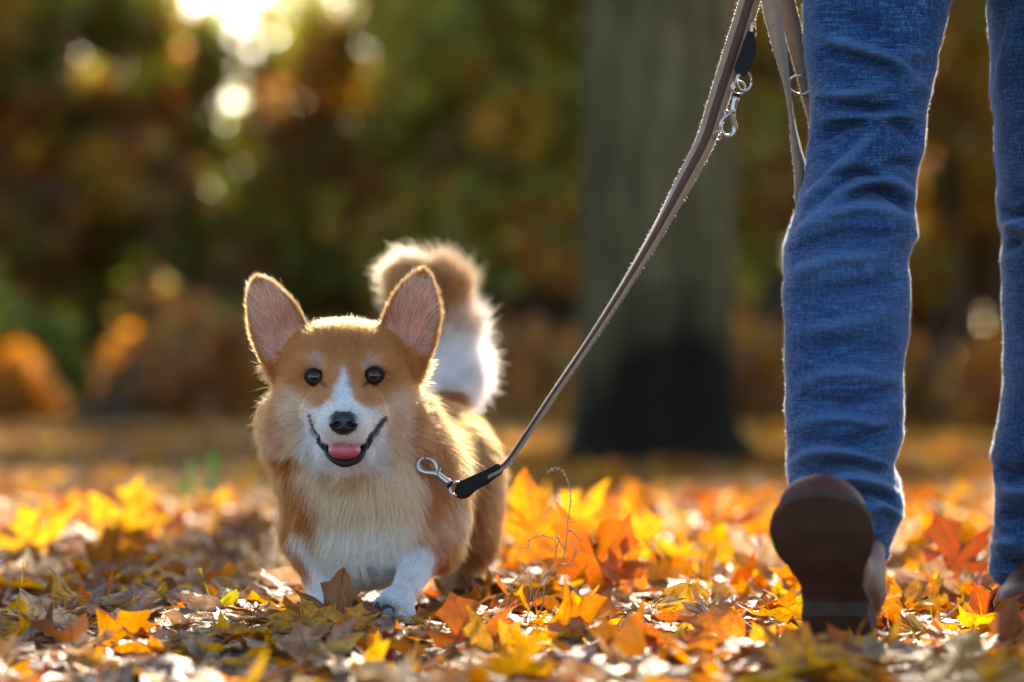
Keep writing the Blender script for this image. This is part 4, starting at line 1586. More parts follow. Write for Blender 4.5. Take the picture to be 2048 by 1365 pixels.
# black leather keeper at the dog end
kp = spline([(912, 978, 4.592, .014), (925, 980, 4.59, .020), (945, 968, 4.59, .0165), (965, 958, 4.59, .0155), (985, 946, 4.59, .0135), (1003, 935, 4.59, .0125)], 20)
V, Q = [], []
for i, r in enumerate(kp):
    c = P(*r[:3])
    t = (P(*kp[min(i + 1, 19)][:3]) - P(*kp[max(i - 1, 0)][:3])).normalized()
    sdv = t.cross(Vector((0, 1, 0))).normalized()
    nv = sdv.cross(t)
    for k in range(14):
        a = 2 * math.pi * k / 14
        sq = 1.0 / max(abs(math.cos(a)), abs(math.sin(a))) ** 0.5
        V.append(c + (sdv * math.cos(a) * r[3] * 0.56 + nv * math.sin(a) * 0.005) * sq * (0.75 if i in (0, 19) else 1))
for i in range(19):
    for k in range(14):
        Q.append((i * 14 + k, i * 14 + (k + 1) % 14, (i + 1) * 14 + (k + 1) % 14, (i + 1) * 14 + k))
Q += [tuple(range(13, -1, -1)), tuple(range(19 * 14, 20 * 14))]
obj('leather_keeper', faces_mesh('leather_keeper', V, Q, M['black_leather']), leash)
# spare hook hanging off the strap, with D ring and leather tab
snap_hook(leash, P(1477, 176, 4.465), P(1452, 272, 4.465), -0.4, 0.75)
ring = [P(1489 + 14 * math.cos(a), 166 + 20 * math.sin(a) - 3, 4.466 + 0.004 * math.cos(a)) for a in np.linspace(0, 2 * math.pi, 25)]
tube_obj('ring', ring, 0.0013, M['metal'], leash, 8)
tb = [(1497, 62), (1508, 66), (1513, 90), (1510, 112), (1500, 138), (1492, 152), (1472, 148), (1468, 136), (1478, 110), (1488, 82)]
V = [P(x, y, 4.462) for x, y in tb] + [P(x, y, 4.468) for x, y in tb]
nb = len(tb)
Q = [tuple(range(nb - 1, -1, -1)), tuple(range(nb, 2 * nb))] + [(k, (k + 1) % nb, (k + 1) % nb + nb, k + nb) for k in range(nb)]
obj('leather_tab', faces_mesh('leather_tab', V, Q, M['black_leather'], False), leash)
ring = [P(1507 + 5 * math.cos(a), 62 + 17 * math.sin(a), 4.467) for a in np.linspace(0, 2 * math.pi, 21)]
tube_obj('ring', ring, 0.0010, M['metal'], leash, 8)
ring = [P(1436 + 8 * math.cos(a), 272 + 9 * math.sin(a), 4.470 + 0.004 * math.sin(a)) for a in np.linspace(0, 2 * math.pi, 21)]
tube_obj('ring', ring, 0.0011, M['metal'], leash, 8)
ring = [P(1601 + 24 * math.cos(a), 170 + 19 * math.sin(a), 4.52 + 0.012 * math.sin(a)) for a in np.linspace(0, 2 * math.pi, 33)]
tube_obj('ring', ring, 0.0016, M['metal'], leash, 8)

# ------------------------------------------------------------------ the walker
person = empty('person', (0.50, 4.55, 0))
tag(person, 'person in blue jeans and brown leather boots walking with a leash', 'person')

CREASES = [   # polyline, amplitude (m), width (px)
    ([(1640, 70), (1700, 90), (1790, 125), (1850, 185)], 0.0045, 13), ([(1650, 105), (1746, 122), (1812, 150)], -0.005, 13),
    ([(1655, 30), (1730, 45), (1800, 80)], -0.003, 14), ([(1800, 100), (1850, 110)], 0.003, 8),
    ([(1640, 188), (1700, 190), (1780, 175)], 0.004, 12), ([(1655, 208), (1740, 218), (1800, 214)], -0.0065, 11),
    ([(1640, 236), (1740, 234), (1830, 230)], 0.004, 10), ([(1632, 285), (1685, 252), (1745, 243)], -0.006, 13),
    ([(1615, 402), (1680, 342), (1745, 268)], 0.006, 13), ([(1770, 240), (1810, 255), (1835, 290)], -0.004, 12),
    ([(1655, 362), (1715, 345), (1765, 352)], -0.0065, 11), ([(1630, 430), (1700, 378), (1770, 362), (1830, 398)], 0.006, 13),
    ([(1695, 392), (1760, 380), (1822, 420)], -0.0065, 12), ([(1760, 330), (1810, 325), (1835, 340)], -0.004, 10),
    ([(1590, 470), (1660, 430), (1740, 415), (1820, 440)], 0.005, 15), ([(1590, 505), (1680, 470), (1800, 470)], -0.004, 15),
    ([(1575, 560), (1660, 520), (1790, 510)], 0.0035, 18), ([(1600, 600), (1700, 575), (1800, 560)], -0.003, 18),
    ([(1580, 660), (1680, 650), (1790, 620)], 0.003, 16), ([(1600, 700), (1700, 690), (1800, 700)], -0.003, 16),
    ([(1590, 770), (1690, 745), (1790, 760)], 0.003, 15), ([(1585, 800), (1700, 800), (1800, 780)], -0.0035, 14),
    ([(1590, 850), (1680, 835), (1790, 860)], 0.0035, 14), ([(1600, 880), (1700, 885), (1800, 850)], -0.004, 14),
    ([(1590, 925), (1660, 900), (1770, 930)], 0.005, 13), ([(1600, 960), (1680, 925), (1790, 950)], -0.0055, 13),
    ([(1620, 990), (1700, 955), (1800, 990)], 0.005, 13), ([(1660, 1000), (1740, 985), (1800, 1020)], -0.005, 12),
    ([(1700, 1040), (1760, 1010), (1800, 1040)], 0.004, 12),
    ([(1990, 180), (2010, 120), (2030, 20)], 0.004, 10), ([(2000, 420), (2030, 430), (2060, 420)], -0.006, 12),
    ([(2005, 460), (2040, 450), (2080, 470)], 0.005, 12), ([(2010, 500), (2040, 480)], -0.005, 10),
    ([(1990, 930), (2030, 950), (2070, 930)], -0.006, 14), ([(1995, 980), (2040, 985), (2080, 970)], 0.005, 13),
    ([(1990, 1040), (2040, 1030), (2080, 1050)], -0.006, 13), ([(1985, 1090), (2040, 1085)], 0.005, 13), ([(2000, 1130), (2060, 1120)], -0.005, 11)]


def leg_loft(rows, n, seg, seed):
    """rows: (py, left px, right px, Y) -> rings of a trouser leg"""
    r = spline(rows, n)
    V = np.zeros((n, seg, 3))
    a = np.arange(seg) * 2 * math.pi / seg
    ca, sa = np.cos(a), np.sin(a)
    for i, (py, l, rr, Y) in enumerate(r):
        c = np.array(P((l + rr) / 2, py, Y))
        w = (rr - l) / 2 * Y / F
        V[i, :, 0] = c[0] + w * np.sign(ca) * np.abs(ca) ** 0.92
        V[i, :, 1] = c[1] + w * 1.12 * np.sign(sa) * np.abs(sa) ** 0.92
        V[i, :, 2] = c[2]
    W = V.reshape(-1, 3)
    # normals (radial)
    ctr = V.mean(1, keepdims=True)
    nr = V - ctr
    nr[:, :, 2] = 0
    nr /= np.linalg.norm(nr, axis=2, keepdims=True)
    nr = nr.reshape(-1, 3)
    qx, qy = proj(W)
    front = np.clip(-nr[:, 1] * 1.5 - 0.05, 0, 1) ** 1.2 + 0.10
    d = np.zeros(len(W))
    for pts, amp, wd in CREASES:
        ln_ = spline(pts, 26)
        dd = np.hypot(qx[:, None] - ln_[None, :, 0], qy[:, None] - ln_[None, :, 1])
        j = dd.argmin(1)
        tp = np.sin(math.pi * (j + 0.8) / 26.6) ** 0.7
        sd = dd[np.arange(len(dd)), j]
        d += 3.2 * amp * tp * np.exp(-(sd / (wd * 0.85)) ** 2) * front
    # fine folds all round
    q = W.copy()
    q[:, 2] *= 2.6
    d += 0.0022 * vnoise(q, 16, seed) + 0.0014 * vnoise(q, 38, seed + 1) + 0.0005 * vnoise(W, 110, seed + 2)
    wear_shade = np.clip(d / 0.012, -1, 1)
    W = W + nr * d[:, None]
    i = np.arange(n - 1)[:, None] * seg
    k = np.arange(seg)[None, :]
    k2 = (k + 1) % seg
    Q = np.stack([i + k, i + k2, i + seg + k2, i + seg + k], -1).reshape(-1, 4)
    return W, Q[:, ::-1], nr, wear_shade


LEG_F = [(1120, 1605, 1772, 4.285), (1085, 1590, 1782, 4.29), (1050, 1582, 1798, 4.295), (1005, 1580, 1805, 4.30), (960, 1577, 1798, 4.31), (925, 1576, 1789, 4.32), (850, 1574, 1806, 4.335), (750, 1571, 1806, 4.355),
         (600, 1567, 1820, 4.385), (520, 1569, 1815, 4.40), (470, 1576, 1836, 4.41), (400, 1598, 1828, 4.425), (300, 1616, 1845, 4.445), (200, 1619, 1857, 4.47), (130, 1614, 1872, 4.485), (0, 1606, 1906, 4.52), (-60, 1600, 1935, 4.535), (-140, 1590, 1965, 4.55)]
LEG_B = [(1170, 2002, 2182, 4.80), (1145, 1982, 2200, 4.80), (1080, 1985, 2205, 4.79), (1000, 1991, 2205, 4.785), (900, 1986, 2206, 4.775), (800, 2005, 2215, 4.76), (700, 2010, 2222, 4.745), (600, 2006, 2232, 4.73), (520, 2004, 2236, 4.72), (470, 2005, 2236, 4.71),
         (400, 1996, 2240, 4.70), (200, 1986, 2262, 4.66), (0, 1974, 2290, 4.62), (-60, 1950, 2300, 4.605), (-140, 1930, 2310, 4.59)]
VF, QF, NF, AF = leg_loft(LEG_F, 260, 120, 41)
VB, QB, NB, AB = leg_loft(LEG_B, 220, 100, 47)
# seat of the trousers above the picture
sp_ = SDF((0.24, 4.38, 0.74), (0.82, 4.80, 1.08), 0.008)
sp_.ball((0.53, 4.585, 0.93), (0.185, 0.125, 0.15), 0.02)
sp_.cone((0.43, 4.56, 0.86), (0.46, 4.58, 0.95), 0.10, 0.11, 0.04)
sp_.cone((0.65, 4.60, 0.86), (0.60, 4.59, 0.95), 0.10, 0.11, 0.04)
VS, QS = sp_.polygonize(2)
V = np.concatenate([VF, VB, VS])
Q = np.concatenate([QF, QB + len(VF), QS + len(VF) + len(VB)])
jeans = obj('jeans', quads_mesh('jeans', V, Q, M['denim'], True, {'wear_shade': np.repeat(np.concatenate([AF, AB, np.zeros(len(VS))])[:, None], 3, 1)}), person)
tag(jeans, label='faded blue denim jeans creased at the knee')


def ring_rows(V, seg, r0, r1, out, name):
    """thin cloth band lying on rows r0..r1 of a leg"""
    rows = V.reshape(-1, seg, 3)[r0:r1]
    ctr = rows.mean(1, keepdims=True)
    dirn = rows - ctr
    dirn[:, :, 2] = 0
    dirn /= np.linalg.norm(dirn, axis=2, keepdims=True)
    prof = np.sin(np.linspace(0.15, math.pi - 0.15, len(rows)))[:, None, None] ** 0.4
    W = (rows + dirn * out * prof).reshape(-1, 3)
    n = len(rows)
    i = np.arange(n - 1)[:, None] * seg
    k = np.arange(seg)[None, :]
    k2 = (k + 1) % seg
    Q = np.stack([i + k, i + k2, i + seg + k2, i + seg + k], -1).reshape(-1, 4)[:, ::-1]
    return obj(name, quads_mesh(name, W, Q, M['denim']), person)


ring_rows(VF, 120, 0, 9, 0.0022, 'hem')
ring_rows(VB, 100, 0, 8, 0.0022, 'hem')
for Vl, sg_, ks in ((VF, 120, (51, 10)), (VB, 100, (43, 8))):
    for k_ in ks:
        rw = Vl.reshape(-1, sg_, 3)[2:, k_]
        c_ = Vl.reshape(-1, sg_, 3)[2:].mean(1)
        dd = rw - c_
        dd[:, 2] = 0
        dd /= np.linalg.norm(dd, axis=1, keepdims=True)
        tube_obj('seam', [Vector(q) for q in (rw + dd * 0.0006)], 0.0022, M['denim'], person, 6)


def cloth_fuzz(V, Q, nr, count, seed):
    rng = np.random.default_rng(seed)
    f = rng.integers(0, len(Q), count)
    u, v = rng.random((count, 1)), rng.random((count, 1))
    a, b, c, d = (V[Q[f, i]] for i in range(4))
    root = (a * (1 - u) + b * u) * (1 - v) + (d * (1 - u) + c * u) * v
    n = nr[Q[f, 0]]
    d0 = n + 0.55 * rng.standard_normal((count, 3))
    d0 /= np.linalg.norm(d0, axis=1, keepdims=True)
    L = rng.gamma(2.2, 0.0007, count).clip(0.0005, 0.0045)
    t = np.linspace(0, 1, 3)[None, :, None]
    return root[:, None, :] + d0[:, None, :] * L[:, None, None] * t


hz = np.concatenate([cloth_fuzz(VF, QF, NF, 150000, 1), cloth_fuzz(VB, QB, NB, 90000, 2)])
fz = hair_object('fabric_fuzz', hz, np.tile(np.array([1, .8, .3]) * 0.00009, (len(hz), 1)), np.tile(np.array([[0.20, 0.27, 0.40]]), (len(hz), 1)), M['fuzz'], person)
tag(fz, kind='stuff')


def boot(name, toe, contact, lat_sign, label):
    """ankle boot; toe = direction of the sole towards the toe, contact = lowest point at the back of the heel"""
    t = Vector(toe).normalized()
    u = (Vector((0, 0, 1)) - t * t.z).normalized()
    x = t.cross(u)
    R = Matrix((x, t, u)).transposed()
    base = empty(name, (0, 0, 0))
    base.parent = person
    base.location = Vector(contact) - R @ Vector((0, -0.128, 0)) - person.location
    base.rotation_mode = 'QUATERNION'
    base.rotation_quaternion = R.to_quaternion()
    tag(base, label)
    # outline of the sole
    ys = np.array([-0.128, -0.124, -0.112, -0.090, -0.055, -0.02, 0.02, 0.055, 0.085, 0.108, 0.124, 0.133, 0.1365])
    hl = np.array([0.000, 0.016, 0.029, 0.035, 0.034, 0.031, 0.038, 0.049, 0.0535, 0.049, 0.037, 0.021, 0.000])

    def slab(y0, y1, zb, zt, n=36, m=8, grow=0.0):
        V, Q = [], []
        yy = np.linspace(y0, y1, n)
        for y in yy:
            h = max(0.0015, np.interp(y, ys, hl)) + grow
            off = 0.006 * math.sin(math.pi * (y + 0.128) / 0.26) * lat_sign
            b, tp = zb(y), zt(y)
            V += [(-h + off, y, b + 0.0015), (-h + 0.002 + off, y, b), (h - 0.002 + off, y, b), (h + off, y, b + 0.0015), (h + off, y, tp), (-h + off, y, tp)]
        for i in range(n - 1):
            for k in range(6):
                Q.append((i * 6 + k, i * 6 + (k + 1) % 6, (i + 1) * 6 + (k + 1) % 6, (i + 1) * 6 + k))
        Q += [tuple(range(5, -1, -1)), tuple(range((n - 1) * 6, n * 6))]
        return V, Q

    def zb(y):
        return float(np.interp(y, [-0.128, -0.045, 0.0, 0.04, 0.09, 0.1365], [0.022, 0.020, 0.010, 0.001, 0.001, 0.009]))

    def zt(y):
        return zb(y) + 0.0085
    V, Q = slab(-0.127, 0.136, zb, zt, 60, grow=0.003)
    sl = bpy.data.objects.new('sole', faces_mesh('sole', V, Q, M['sole'], False))
    link(sl, base)
    V, Q = slab(-0.127, -0.052, lambda y: 0.0, lambda y: zb(y) + 0.001, 20, grow=0.0025)
    hb = bpy.data.objects.new('heel', faces_mesh('heel', V, Q, M['sole'], False))
    link(hb, base)
    s = SDF((-0.085, -0.15, 0.0), (0.085, 0.16, 0.24), 0.004)
    s.ball((0, -0.085, 0.055), (0.034, 0.042, 0.050), 0.02)
    s.ball((0.004 * lat_sign, -0.01, 0.045), (0.036, 0.07, 0.042), 0.03)
    s.ball((0.006 * lat_sign, 0.065, 0.030), (0.049, 0.066, 0.030), 0.03)
    s.ball((0.004 * lat_sign, 0.10, 0.026), (0.038, 0.035, 0.022), 0.02)
    s.cone((0, -0.080, 0.07), (0, -0.088, 0.125), 0.037, 0.036, 0.03)
    s.apply(lambda X, Y, Z: (np.interp(Y, [-0.128, -0.045, 0.0, 0.04, 0.09, 0.1365], [0.029, 0.027, 0.017, 0.008, 0.008, 0.016]) - Z) * -1 + 0 * X, (-0.1, -0.2, 0), (0.1, 0.2, 0.05), 0.0, False) if False else None
    V, Q = s.polygonize(2)
    zmin = np.interp(V[:, 1], [-0.128, -0.045, 0.0, 0.04, 0.09, 0.1365], [0.028, 0.026, 0.016, 0.007, 0.007, 0.015])
    V[:, 2] = np.maximum(V[:, 2], zmin)
    V = V + 0.0012 * np.stack([vnoise(V, 50, 61), vnoise(V, 50, 62), vnoise(V, 50, 63)], 1)
    up = bpy.data.objects.new('upper', quads_mesh('upper', V, Q, M['boot']))
    link(up, base)
    seam = [(0.0365 * math.cos(a), -0.082 + 0.0375 * math.sin(a), 0.085 + 0.006 * math.cos(2 * a)) for a in np.linspace(0, 2 * math.pi, 33)]
    V, Q = tube_arrays(seam, 0.0016, 6)
    sm = bpy.data.objects.new('seam', faces_mesh('seam', V, Q, M['sole']))
    link(sm, base)
    return base


boot('boot', (-0.17, -0.72, 0.68), P(1692, 1320, 4.21), 1, 'brown leather boot striking with its heel, dark sole showing')
boot('boot', (-0.13, -1, 0.0), (0.662, 4.90, 0.004), -1, 'brown leather boot standing flat on the leaves')

# upper body (above the picture): jacket, arms, hands, head
M['jacket'] = simple_mat('wool_jacket', (0.05, 0.06, 0.055), 0.9, var=0.3, vscale=40, bump=0.5, bscale=150)
M['person_skin'] = simple_mat('person_skin', (0.55, 0.33, 0.24), 0.5, var=0.1, vscale=40)
M['hair'] = simple_mat('person_hair', (0.10, 0.055, 0.03), 0.5, var=0.4, vscale=60)
HAND = Vector((0.300, 4.50, 0.855))
sj = SDF((0.18, 4.36, 0.82), (0.90, 4.86, 1.52), 0.010)
sj.cone((0.53, 4.59, 1.0), (0.53, 4.60, 1.32), 0.155, 0.165, 0.03)
sj.cone((0.40, 4.60, 1.38), (0.66, 4.60, 1.38), 0.07, 0.07, 0.06)
sj.chain([(Vector((0.355, 4.60, 1.38)), 0.062), (Vector((0.305, 4.60, 1.12)), 0.052), (Vector((0.302, 4.53, 0.92)), 0.040)], 0.03)
sj.chain([(Vector((0.705, 4.60, 1.38)), 0.062), (Vector((0.76, 4.63, 1.12)), 0.052), (Vector((0.77, 4.58, 0.92)), 0.040)], 0.03)
V, Q = sj.polygonize(2)
obj('jacket', quads_mesh('jacket', V, Q, M['jacket']), person)
sb = SDF((0.22, 4.36, 0.74), (0.86, 4.80, 1.76), 0.005)
for hc, sgn in ((HAND, 1), (Vector((0.775, 4.55, 0.84)), -1)):
    sb.cone(hc + Vector((0, 0.02, 0.10)), hc + Vector((0, 0.01, 0.035)), 0.027, 0.024, 0.01)
    sb.ball(hc, (0.016, 0.038, 0.045), 0.012)
    for i, (yy, ll) in enumerate(((-0.030, 0.030), (-0.010, 0.034), (0.010, 0.032), (0.028, 0.026))):
        a = hc + Vector((0.004 * sgn, yy, -0.036))
        b = a + Vector((0.012 * sgn, 0, -ll))
        c = b + Vector((0.024 * sgn, 0, 0.006))
        e = c + Vector((0.004 * sgn, 0, 0.022))
        sb.chain([(a, 0.0095), (b, 0.009), (c, 0.0085), (e, 0.0075)], 0.003)
    a = hc + Vector((0.004 * sgn, -0.034, 0.012))
    sb.chain([(a, 0.012), (a + Vector((0.014 * sgn, -0.016, -0.026)), 0.0105), (a + Vector((0.022 * sgn, -0.008, -0.052)), 0.009)], 0.005)
sb.cone((0.53, 4.59, 1.02), (0.53, 4.60, 1.30), 0.12, 0.13, 0.03)
sb.cone((0.42, 4.60, 1.37), (0.64, 4.60, 1.37), 0.045, 0.045, 0.05)
sb.chain([(Vector((0.375, 4.60, 1.36)), 0.042), (Vector((0.305, 4.60, 1.12)), 0.036), (Vector((0.302, 4.53, 0.93)), 0.026)], 0.02)
sb.chain([(Vector((0.685, 4.60, 1.36)), 0.042), (Vector((0.76, 4.63, 1.12)), 0.036), (Vector((0.773, 4.58, 0.93)), 0.026)], 0.02)
sb.cone((0.53, 4.605, 1.36), (0.53, 4.59, 1.50), 0.055, 0.05, 0.02)
sb.ball((0.53, 4.575, 1.585), (0.072, 0.09, 0.11), 0.02)
sb.ball((0.53, 4.545, 1.525), (0.05, 0.055, 0.045), 0.02)
sb.cone((0.53, 4.487, 1.60), (0.53, 4.470, 1.572), 0.009, 0.013, 0.012)
sb.cone((0.508, 4.49, 1.538), (0.552, 4.49, 1.538), 0.006, 0.006, 0.005)
for sgn in (-1, 1):
    sb.ball((0.53 + 0.031 * sgn, 4.487, 1.602), (0.015, 0.010, 0.009), 0.004, sub=True)
    sb.ball((0.53 + 0.073 * sgn, 4.59, 1.575), (0.008, 0.016, 0.028), 0.006)
V, Q = sb.polygonize(2)
obj('body', quads_mesh('body', V, Q, M['person_skin']), person)
shh = SDF((0.40, 4.46, 1.36), (0.66, 4.74, 1.74), 0.006)
shh.ball((0.53, 4.592, 1.605), (0.084, 0.095, 0.105), 0.01)
shh.cone((0.53, 4.66, 1.60), (0.53, 4.685, 1.40), 0.06, 0.035, 0.03)
shh.ball((0.53, 4.47, 1.55), (0.068, 0.075, 0.095), 0.01, sub=True)
V, Q = shh.polygonize(2)
obj('hair', quads_mesh('hair', V, Q, M['hair']), person)
for sgn in (-1, 1):
    V, Q = uv_sphere(0.0115, 20, 12)
    o = bpy.data.objects.new('eye', faces_mesh('eye', V, Q, M['eye']))
    link(o, person)
    o.location = Vector((0.53 + 0.031 * sgn, 4.495, 1.602)) - person.location

# ------------------------------------------------------------------ fallen leaves
rng = np.random.default_rng(77)


def scatter(n, y0, y1, xpad):
    y = np.sqrt(rng.uniform(y0 ** 2, y1 ** 2, n))
    half = 0.1335 * y + xpad
    x = rng.uniform(-1, 1, n) * half
    return x, y


def leaf_colors(x, y, n):
    w = sstep(-0.35, 0.12, x + 0.10 * rng.standard_normal(n))[:, None]
    pr = W_LEFT * (1 - w) + W_RIGHT * w
    pr /= pr.sum(1, keepdims=True)
    k = (pr.cumsum(1) > rng.random((n, 1))).argmax(1)
    return k


n1 = 11000
x, y = scatter(n1, 3.3, 8.4, 0.75)
layer = rng.random(n1)
z = ground_z(x, y) + 0.003 + 0.022 * layer
hump = 0.012 * np.clip(vnoise(np.stack([x, y, 0 * x], 1), 2.6, 12), 0, 1)
z += hump
front = (x > -0.42) & (x < 0.05) & (y > 3.9) & (y < 4.6)
tilt = np.abs(rng.normal(0, 0.20, n1)) + (rng.random(n1) < np.where(front, 0.04, np.where(x > 0.0, 0.22, 0.10))) * rng.uniform(0.3, 1.0, n1)
tilt = np.where(layer < 0.5, tilt * 0.6, tilt)
tdir = rng.uniform(0, 6.28, n1)
spin = rng.uniform(0, 6.28, n1)
kind = (rng.random(n1) < 0.33)              # True = ovate
size = np.where(kind, rng.uniform(0.035, 0.075, n1), rng.uniform(0.04, 0.10, n1))
size = np.where(front, size * 0.85, size)
tilt = np.where(y < 4.1, np.minimum(tilt, 0.45), tilt)
z += 0.22 * size * np.sin(tilt)
ck = leaf_colors(x, y, n1)
# keep standing leaves clear of the dog's body and the boots
inside = ((np.abs(x + 0.165) < 0.10) & (y > 4.50) & (y < 5.2)) | ((np.abs(x - 0.36) < 0.08) & (y > 3.98) & (y < 4.32)) | ((np.abs(x - 0.68) < 0.06) & (y > 4.6) & (y < 4.95))
z = np.where(inside, np.minimum(z, 0.014), z)
tilt = np.where(inside, np.minimum(tilt, 0.15), tilt)
qx = CX + F * x / y
qy = HY - F * (z - CZ) / y
vis = (qx > -40) & (qx < 2088) & (qy < 1400) & (y > 3.7) & (y < 6.4) & (layer > 0.62)
score = np.where(vis, size / y * (0.6 + tilt) * (0.5 + layer), -1)
pick = np.argsort(-score)[:282]
is_ind = np.zeros(n1, dtype=bool)
is_ind[pick] = True
parts = []
alt = rng.random(n1) < 0.38
for kd_, al_, T in ((False, False, T_MAPLE), (False, True, T_TRI), (True, False, T_OVATE), (True, True, T_LANCE)):
    m = (~is_ind) & (kind == kd_) & (alt == al_)
    c = PC[ck[m]] * rng.uniform(0.75, 1.2, (m.sum(), 1))
    parts.append(leaves_mesh('l', T, np.stack([x[m], y[m], z[m]], 1), rot_from(tilt[m], tdir[m], spin[m]), size[m], c, 0.65, rng, None))
# thinner, simpler leaves farther off
n2 = 46000
x2 = None
y2 = rng.uniform(8.2, 34, n2) ** 1.0
x2 = rng.uniform(-1, 1, n2) * (0.1335 * y2 + 2.6)
z2 = ground_z(x2, y2) + rng.uniform(0.004, 0.02, n2)
R2 = rot_from(np.abs(rng.normal(0, 0.3, n2)), rng.uniform(0, 6.28, n2), rng.uniform(0, 6.28, n2))
ck2 = leaf_colors(x2 * 0.4, y2, n2)
far_pal = PC.copy()
far_parts = []
far_parts.append(leaves_mesh('l', T_FAR, np.stack([x2, y2, z2], 1), R2, rng.uniform(0.07, 0.12, n2), (far_pal[ck2] * 0.75 + 0.25 * np.array([[0.22, 0.11, 0.045]])) * rng.uniform(0.5, 1.2, (n2, 1)) * (1.05 + 0.85 * vnoise(np.stack([x2, y2 * 0.35, 0 * x2], 1), 1.1, 70))[:, None], 0.4, rng, None))
lit = obj('leaf_litter', join_leaves('leaf_litter', parts, M['litter']))
tag(lit, 'carpet of fallen autumn leaves covering the ground', 'leaves', kind='stuff')
tag(obj('far_leaf_litter', join_leaves('far_leaf_litter', far_parts, M['far_litter'])), 'browner carpet of fallen leaves under the far trees', 'leaves', kind='stuff')


def leaf_mesh_variants(T, n, seed, curl):
    r = np.random.default_rng(seed)
    L = deform(T, n, r, curl)
    out = []
    for i in range(n):
        uv = np.zeros((T[0].shape[0], 3))
        uv[:, :2] = T[0]
        uv[:, 2] = 7.3 * i
        out.append(mesh_np('leaf', L[i], T[1], T[2], M['leaf'], True, {'leaf_uv': uv}))
    return out


MV = leaf_mesh_variants(T_MAPLE, 30, 3, 0.65) + leaf_mesh_variants(T_TRI, 14, 13, 0.8)
OV = leaf_mesh_variants(T_OVATE, 20, 4, 0.75)
FLAT = leaf_mesh_variants(T_MAPLE, 14, 9, 0.62)





# single leaves one can point to
HERO = [  # px, py of the leaf middle, Y, size, colour, facing (normal), roll deg, mesh, label
    (52, 1078, 6.0, 0.105, 'bright yellow', (0.1, -1, 0.35), 12, 0, 'bright yellow maple leaf standing upright on the litter far from the dog'),
    (262, 1036, 6.5, 0.125, 'bright yellow', (0.5, -1, 0.2), -14, 1, 'tall pale yellow maple leaf standing folded behind the corgi'),
    (672, 1222, 4.44, 0.078, 'brown', (-0.15, -1, 0.3), -8, 2, 'brown maple leaf standing upright in front of the corgi\'s legs'),
    (625, 1316, 4.12, 0.090, 'greyish tan', (0.2, -1, 0.35), 25, 3, 'withered greyish maple leaf standing in front of the corgi'),
    (1068, 1050, 5.35, 0.115, 'orange', (0.1, -1, 0.25), 10, 4, 'large glowing orange maple leaf standing behind the dry weed'),
    (1205, 1115, 5.05, 0.12, 'deep orange', (-0.35, -1, 0.55), -28, 5, 'broad orange maple leaf leaning beside the dry weed'),
    (935, 1275, 4.20, 0.085, 'deep orange', (0.3, -1, 0.4), 15, 6, 'deep orange maple leaf standing just ahead of the lifted paw'),
    (1000, 1300, 4.12, 0.080, 'golden yellow', (-0.3, -1, 0.5), -30, 7, 'golden maple leaf leaning at the foot of the dry weed'),
    (1968, 1235, 4.42, 0.070, 'rusty red', (0.5, -1, 0.15), 20, 8, 'curled rusty leaf standing on edge by the flat boot'),
    (2010, 1300, 4.15, 0.090, 'brown', (0.1, -1, 0.4), -15, 9, 'brown maple leaf standing before the flat boot'),
    (1535, 1322, 4.08, 0.080, 'golden yellow', (0.2, -1, 0.4), 20, 10, 'pale golden leaf standing before the raised boot'),
    (1370, 1212, 4.60, 0.075, 'bright yellow', (0.0, -1, 0.7), 170, 11, 'fan shaped yellow leaf leaning on brown leaves near the raised boot'),
    (330, 1342, 4.05, 0.065, 'golden yellow', (0.2, -0.8, 1.0), 80, -1, 'small saw edged yellow leaf lying ahead of the withered leaf'),
    (1320, 1336, 4.05, 0.090, 'deep orange', (0.1, -0.7, 0.8), 95, 12, 'wavy red orange leaf between the dry weed and the raised boot'),
    (560, 1130, 5.3, 0.085, 'pale cream', (-0.2, -1, 0.4), -60, 13, 'pale tan leaf leaning close behind the corgi\'s standing leg'),
    (1150, 1035, 6.0, 0.09, 'golden yellow', (0.0, -1, 0.3), 30, 0, 'yellow maple leaf standing behind the large glowing leaf'),
    (1290, 1070, 5.8, 0.085, 'golden yellow', (-0.2, -1, 0.4), -40, 3, 'golden maple leaf upright behind the broad orange leaf'),
    (1905, 1110, 5.3, 0.10, 'rusty red', (0.3, -1, 0.5), 15, 6, 'dark red maple leaf leaning between the two boots'),
]
LANDMARKS = [(P(640, 1260, 4.60), "the corgi's standing forepaw"), (P(790, 1250, 4.50), "the corgi's lifted paw"), (P(905, 1220, 5.0), "the corgi's hind paw"),
             (P(1700, 1300, 4.22), 'the heel of the raised boot'), (Vector((0.30, 4.02, 0)), 'the toe of the raised boot'), (Vector((0.66, 4.66, 0)), 'the toe of the flat boot'),
             (P(1060, 1260, 4.5), 'the foot of the dry weed'), (Vector((0.2, 5.9, 0)), 'the ground towards the mossy trunk')]
for h in HERO:
    LANDMARKS.append((P(h[0], h[1], h[2]), 'the ' + h[8].split(' leaf')[0] + ' leaf' + (' standing' if 'standing' in h[8] else ' leaning' if 'leaning' in h[8] else '')))


def landmark(p):
    return min(LANDMARKS, key=lambda q: (q[0].x - p[0]) ** 2 + (q[0].y - p[1]) ** 2)[1]


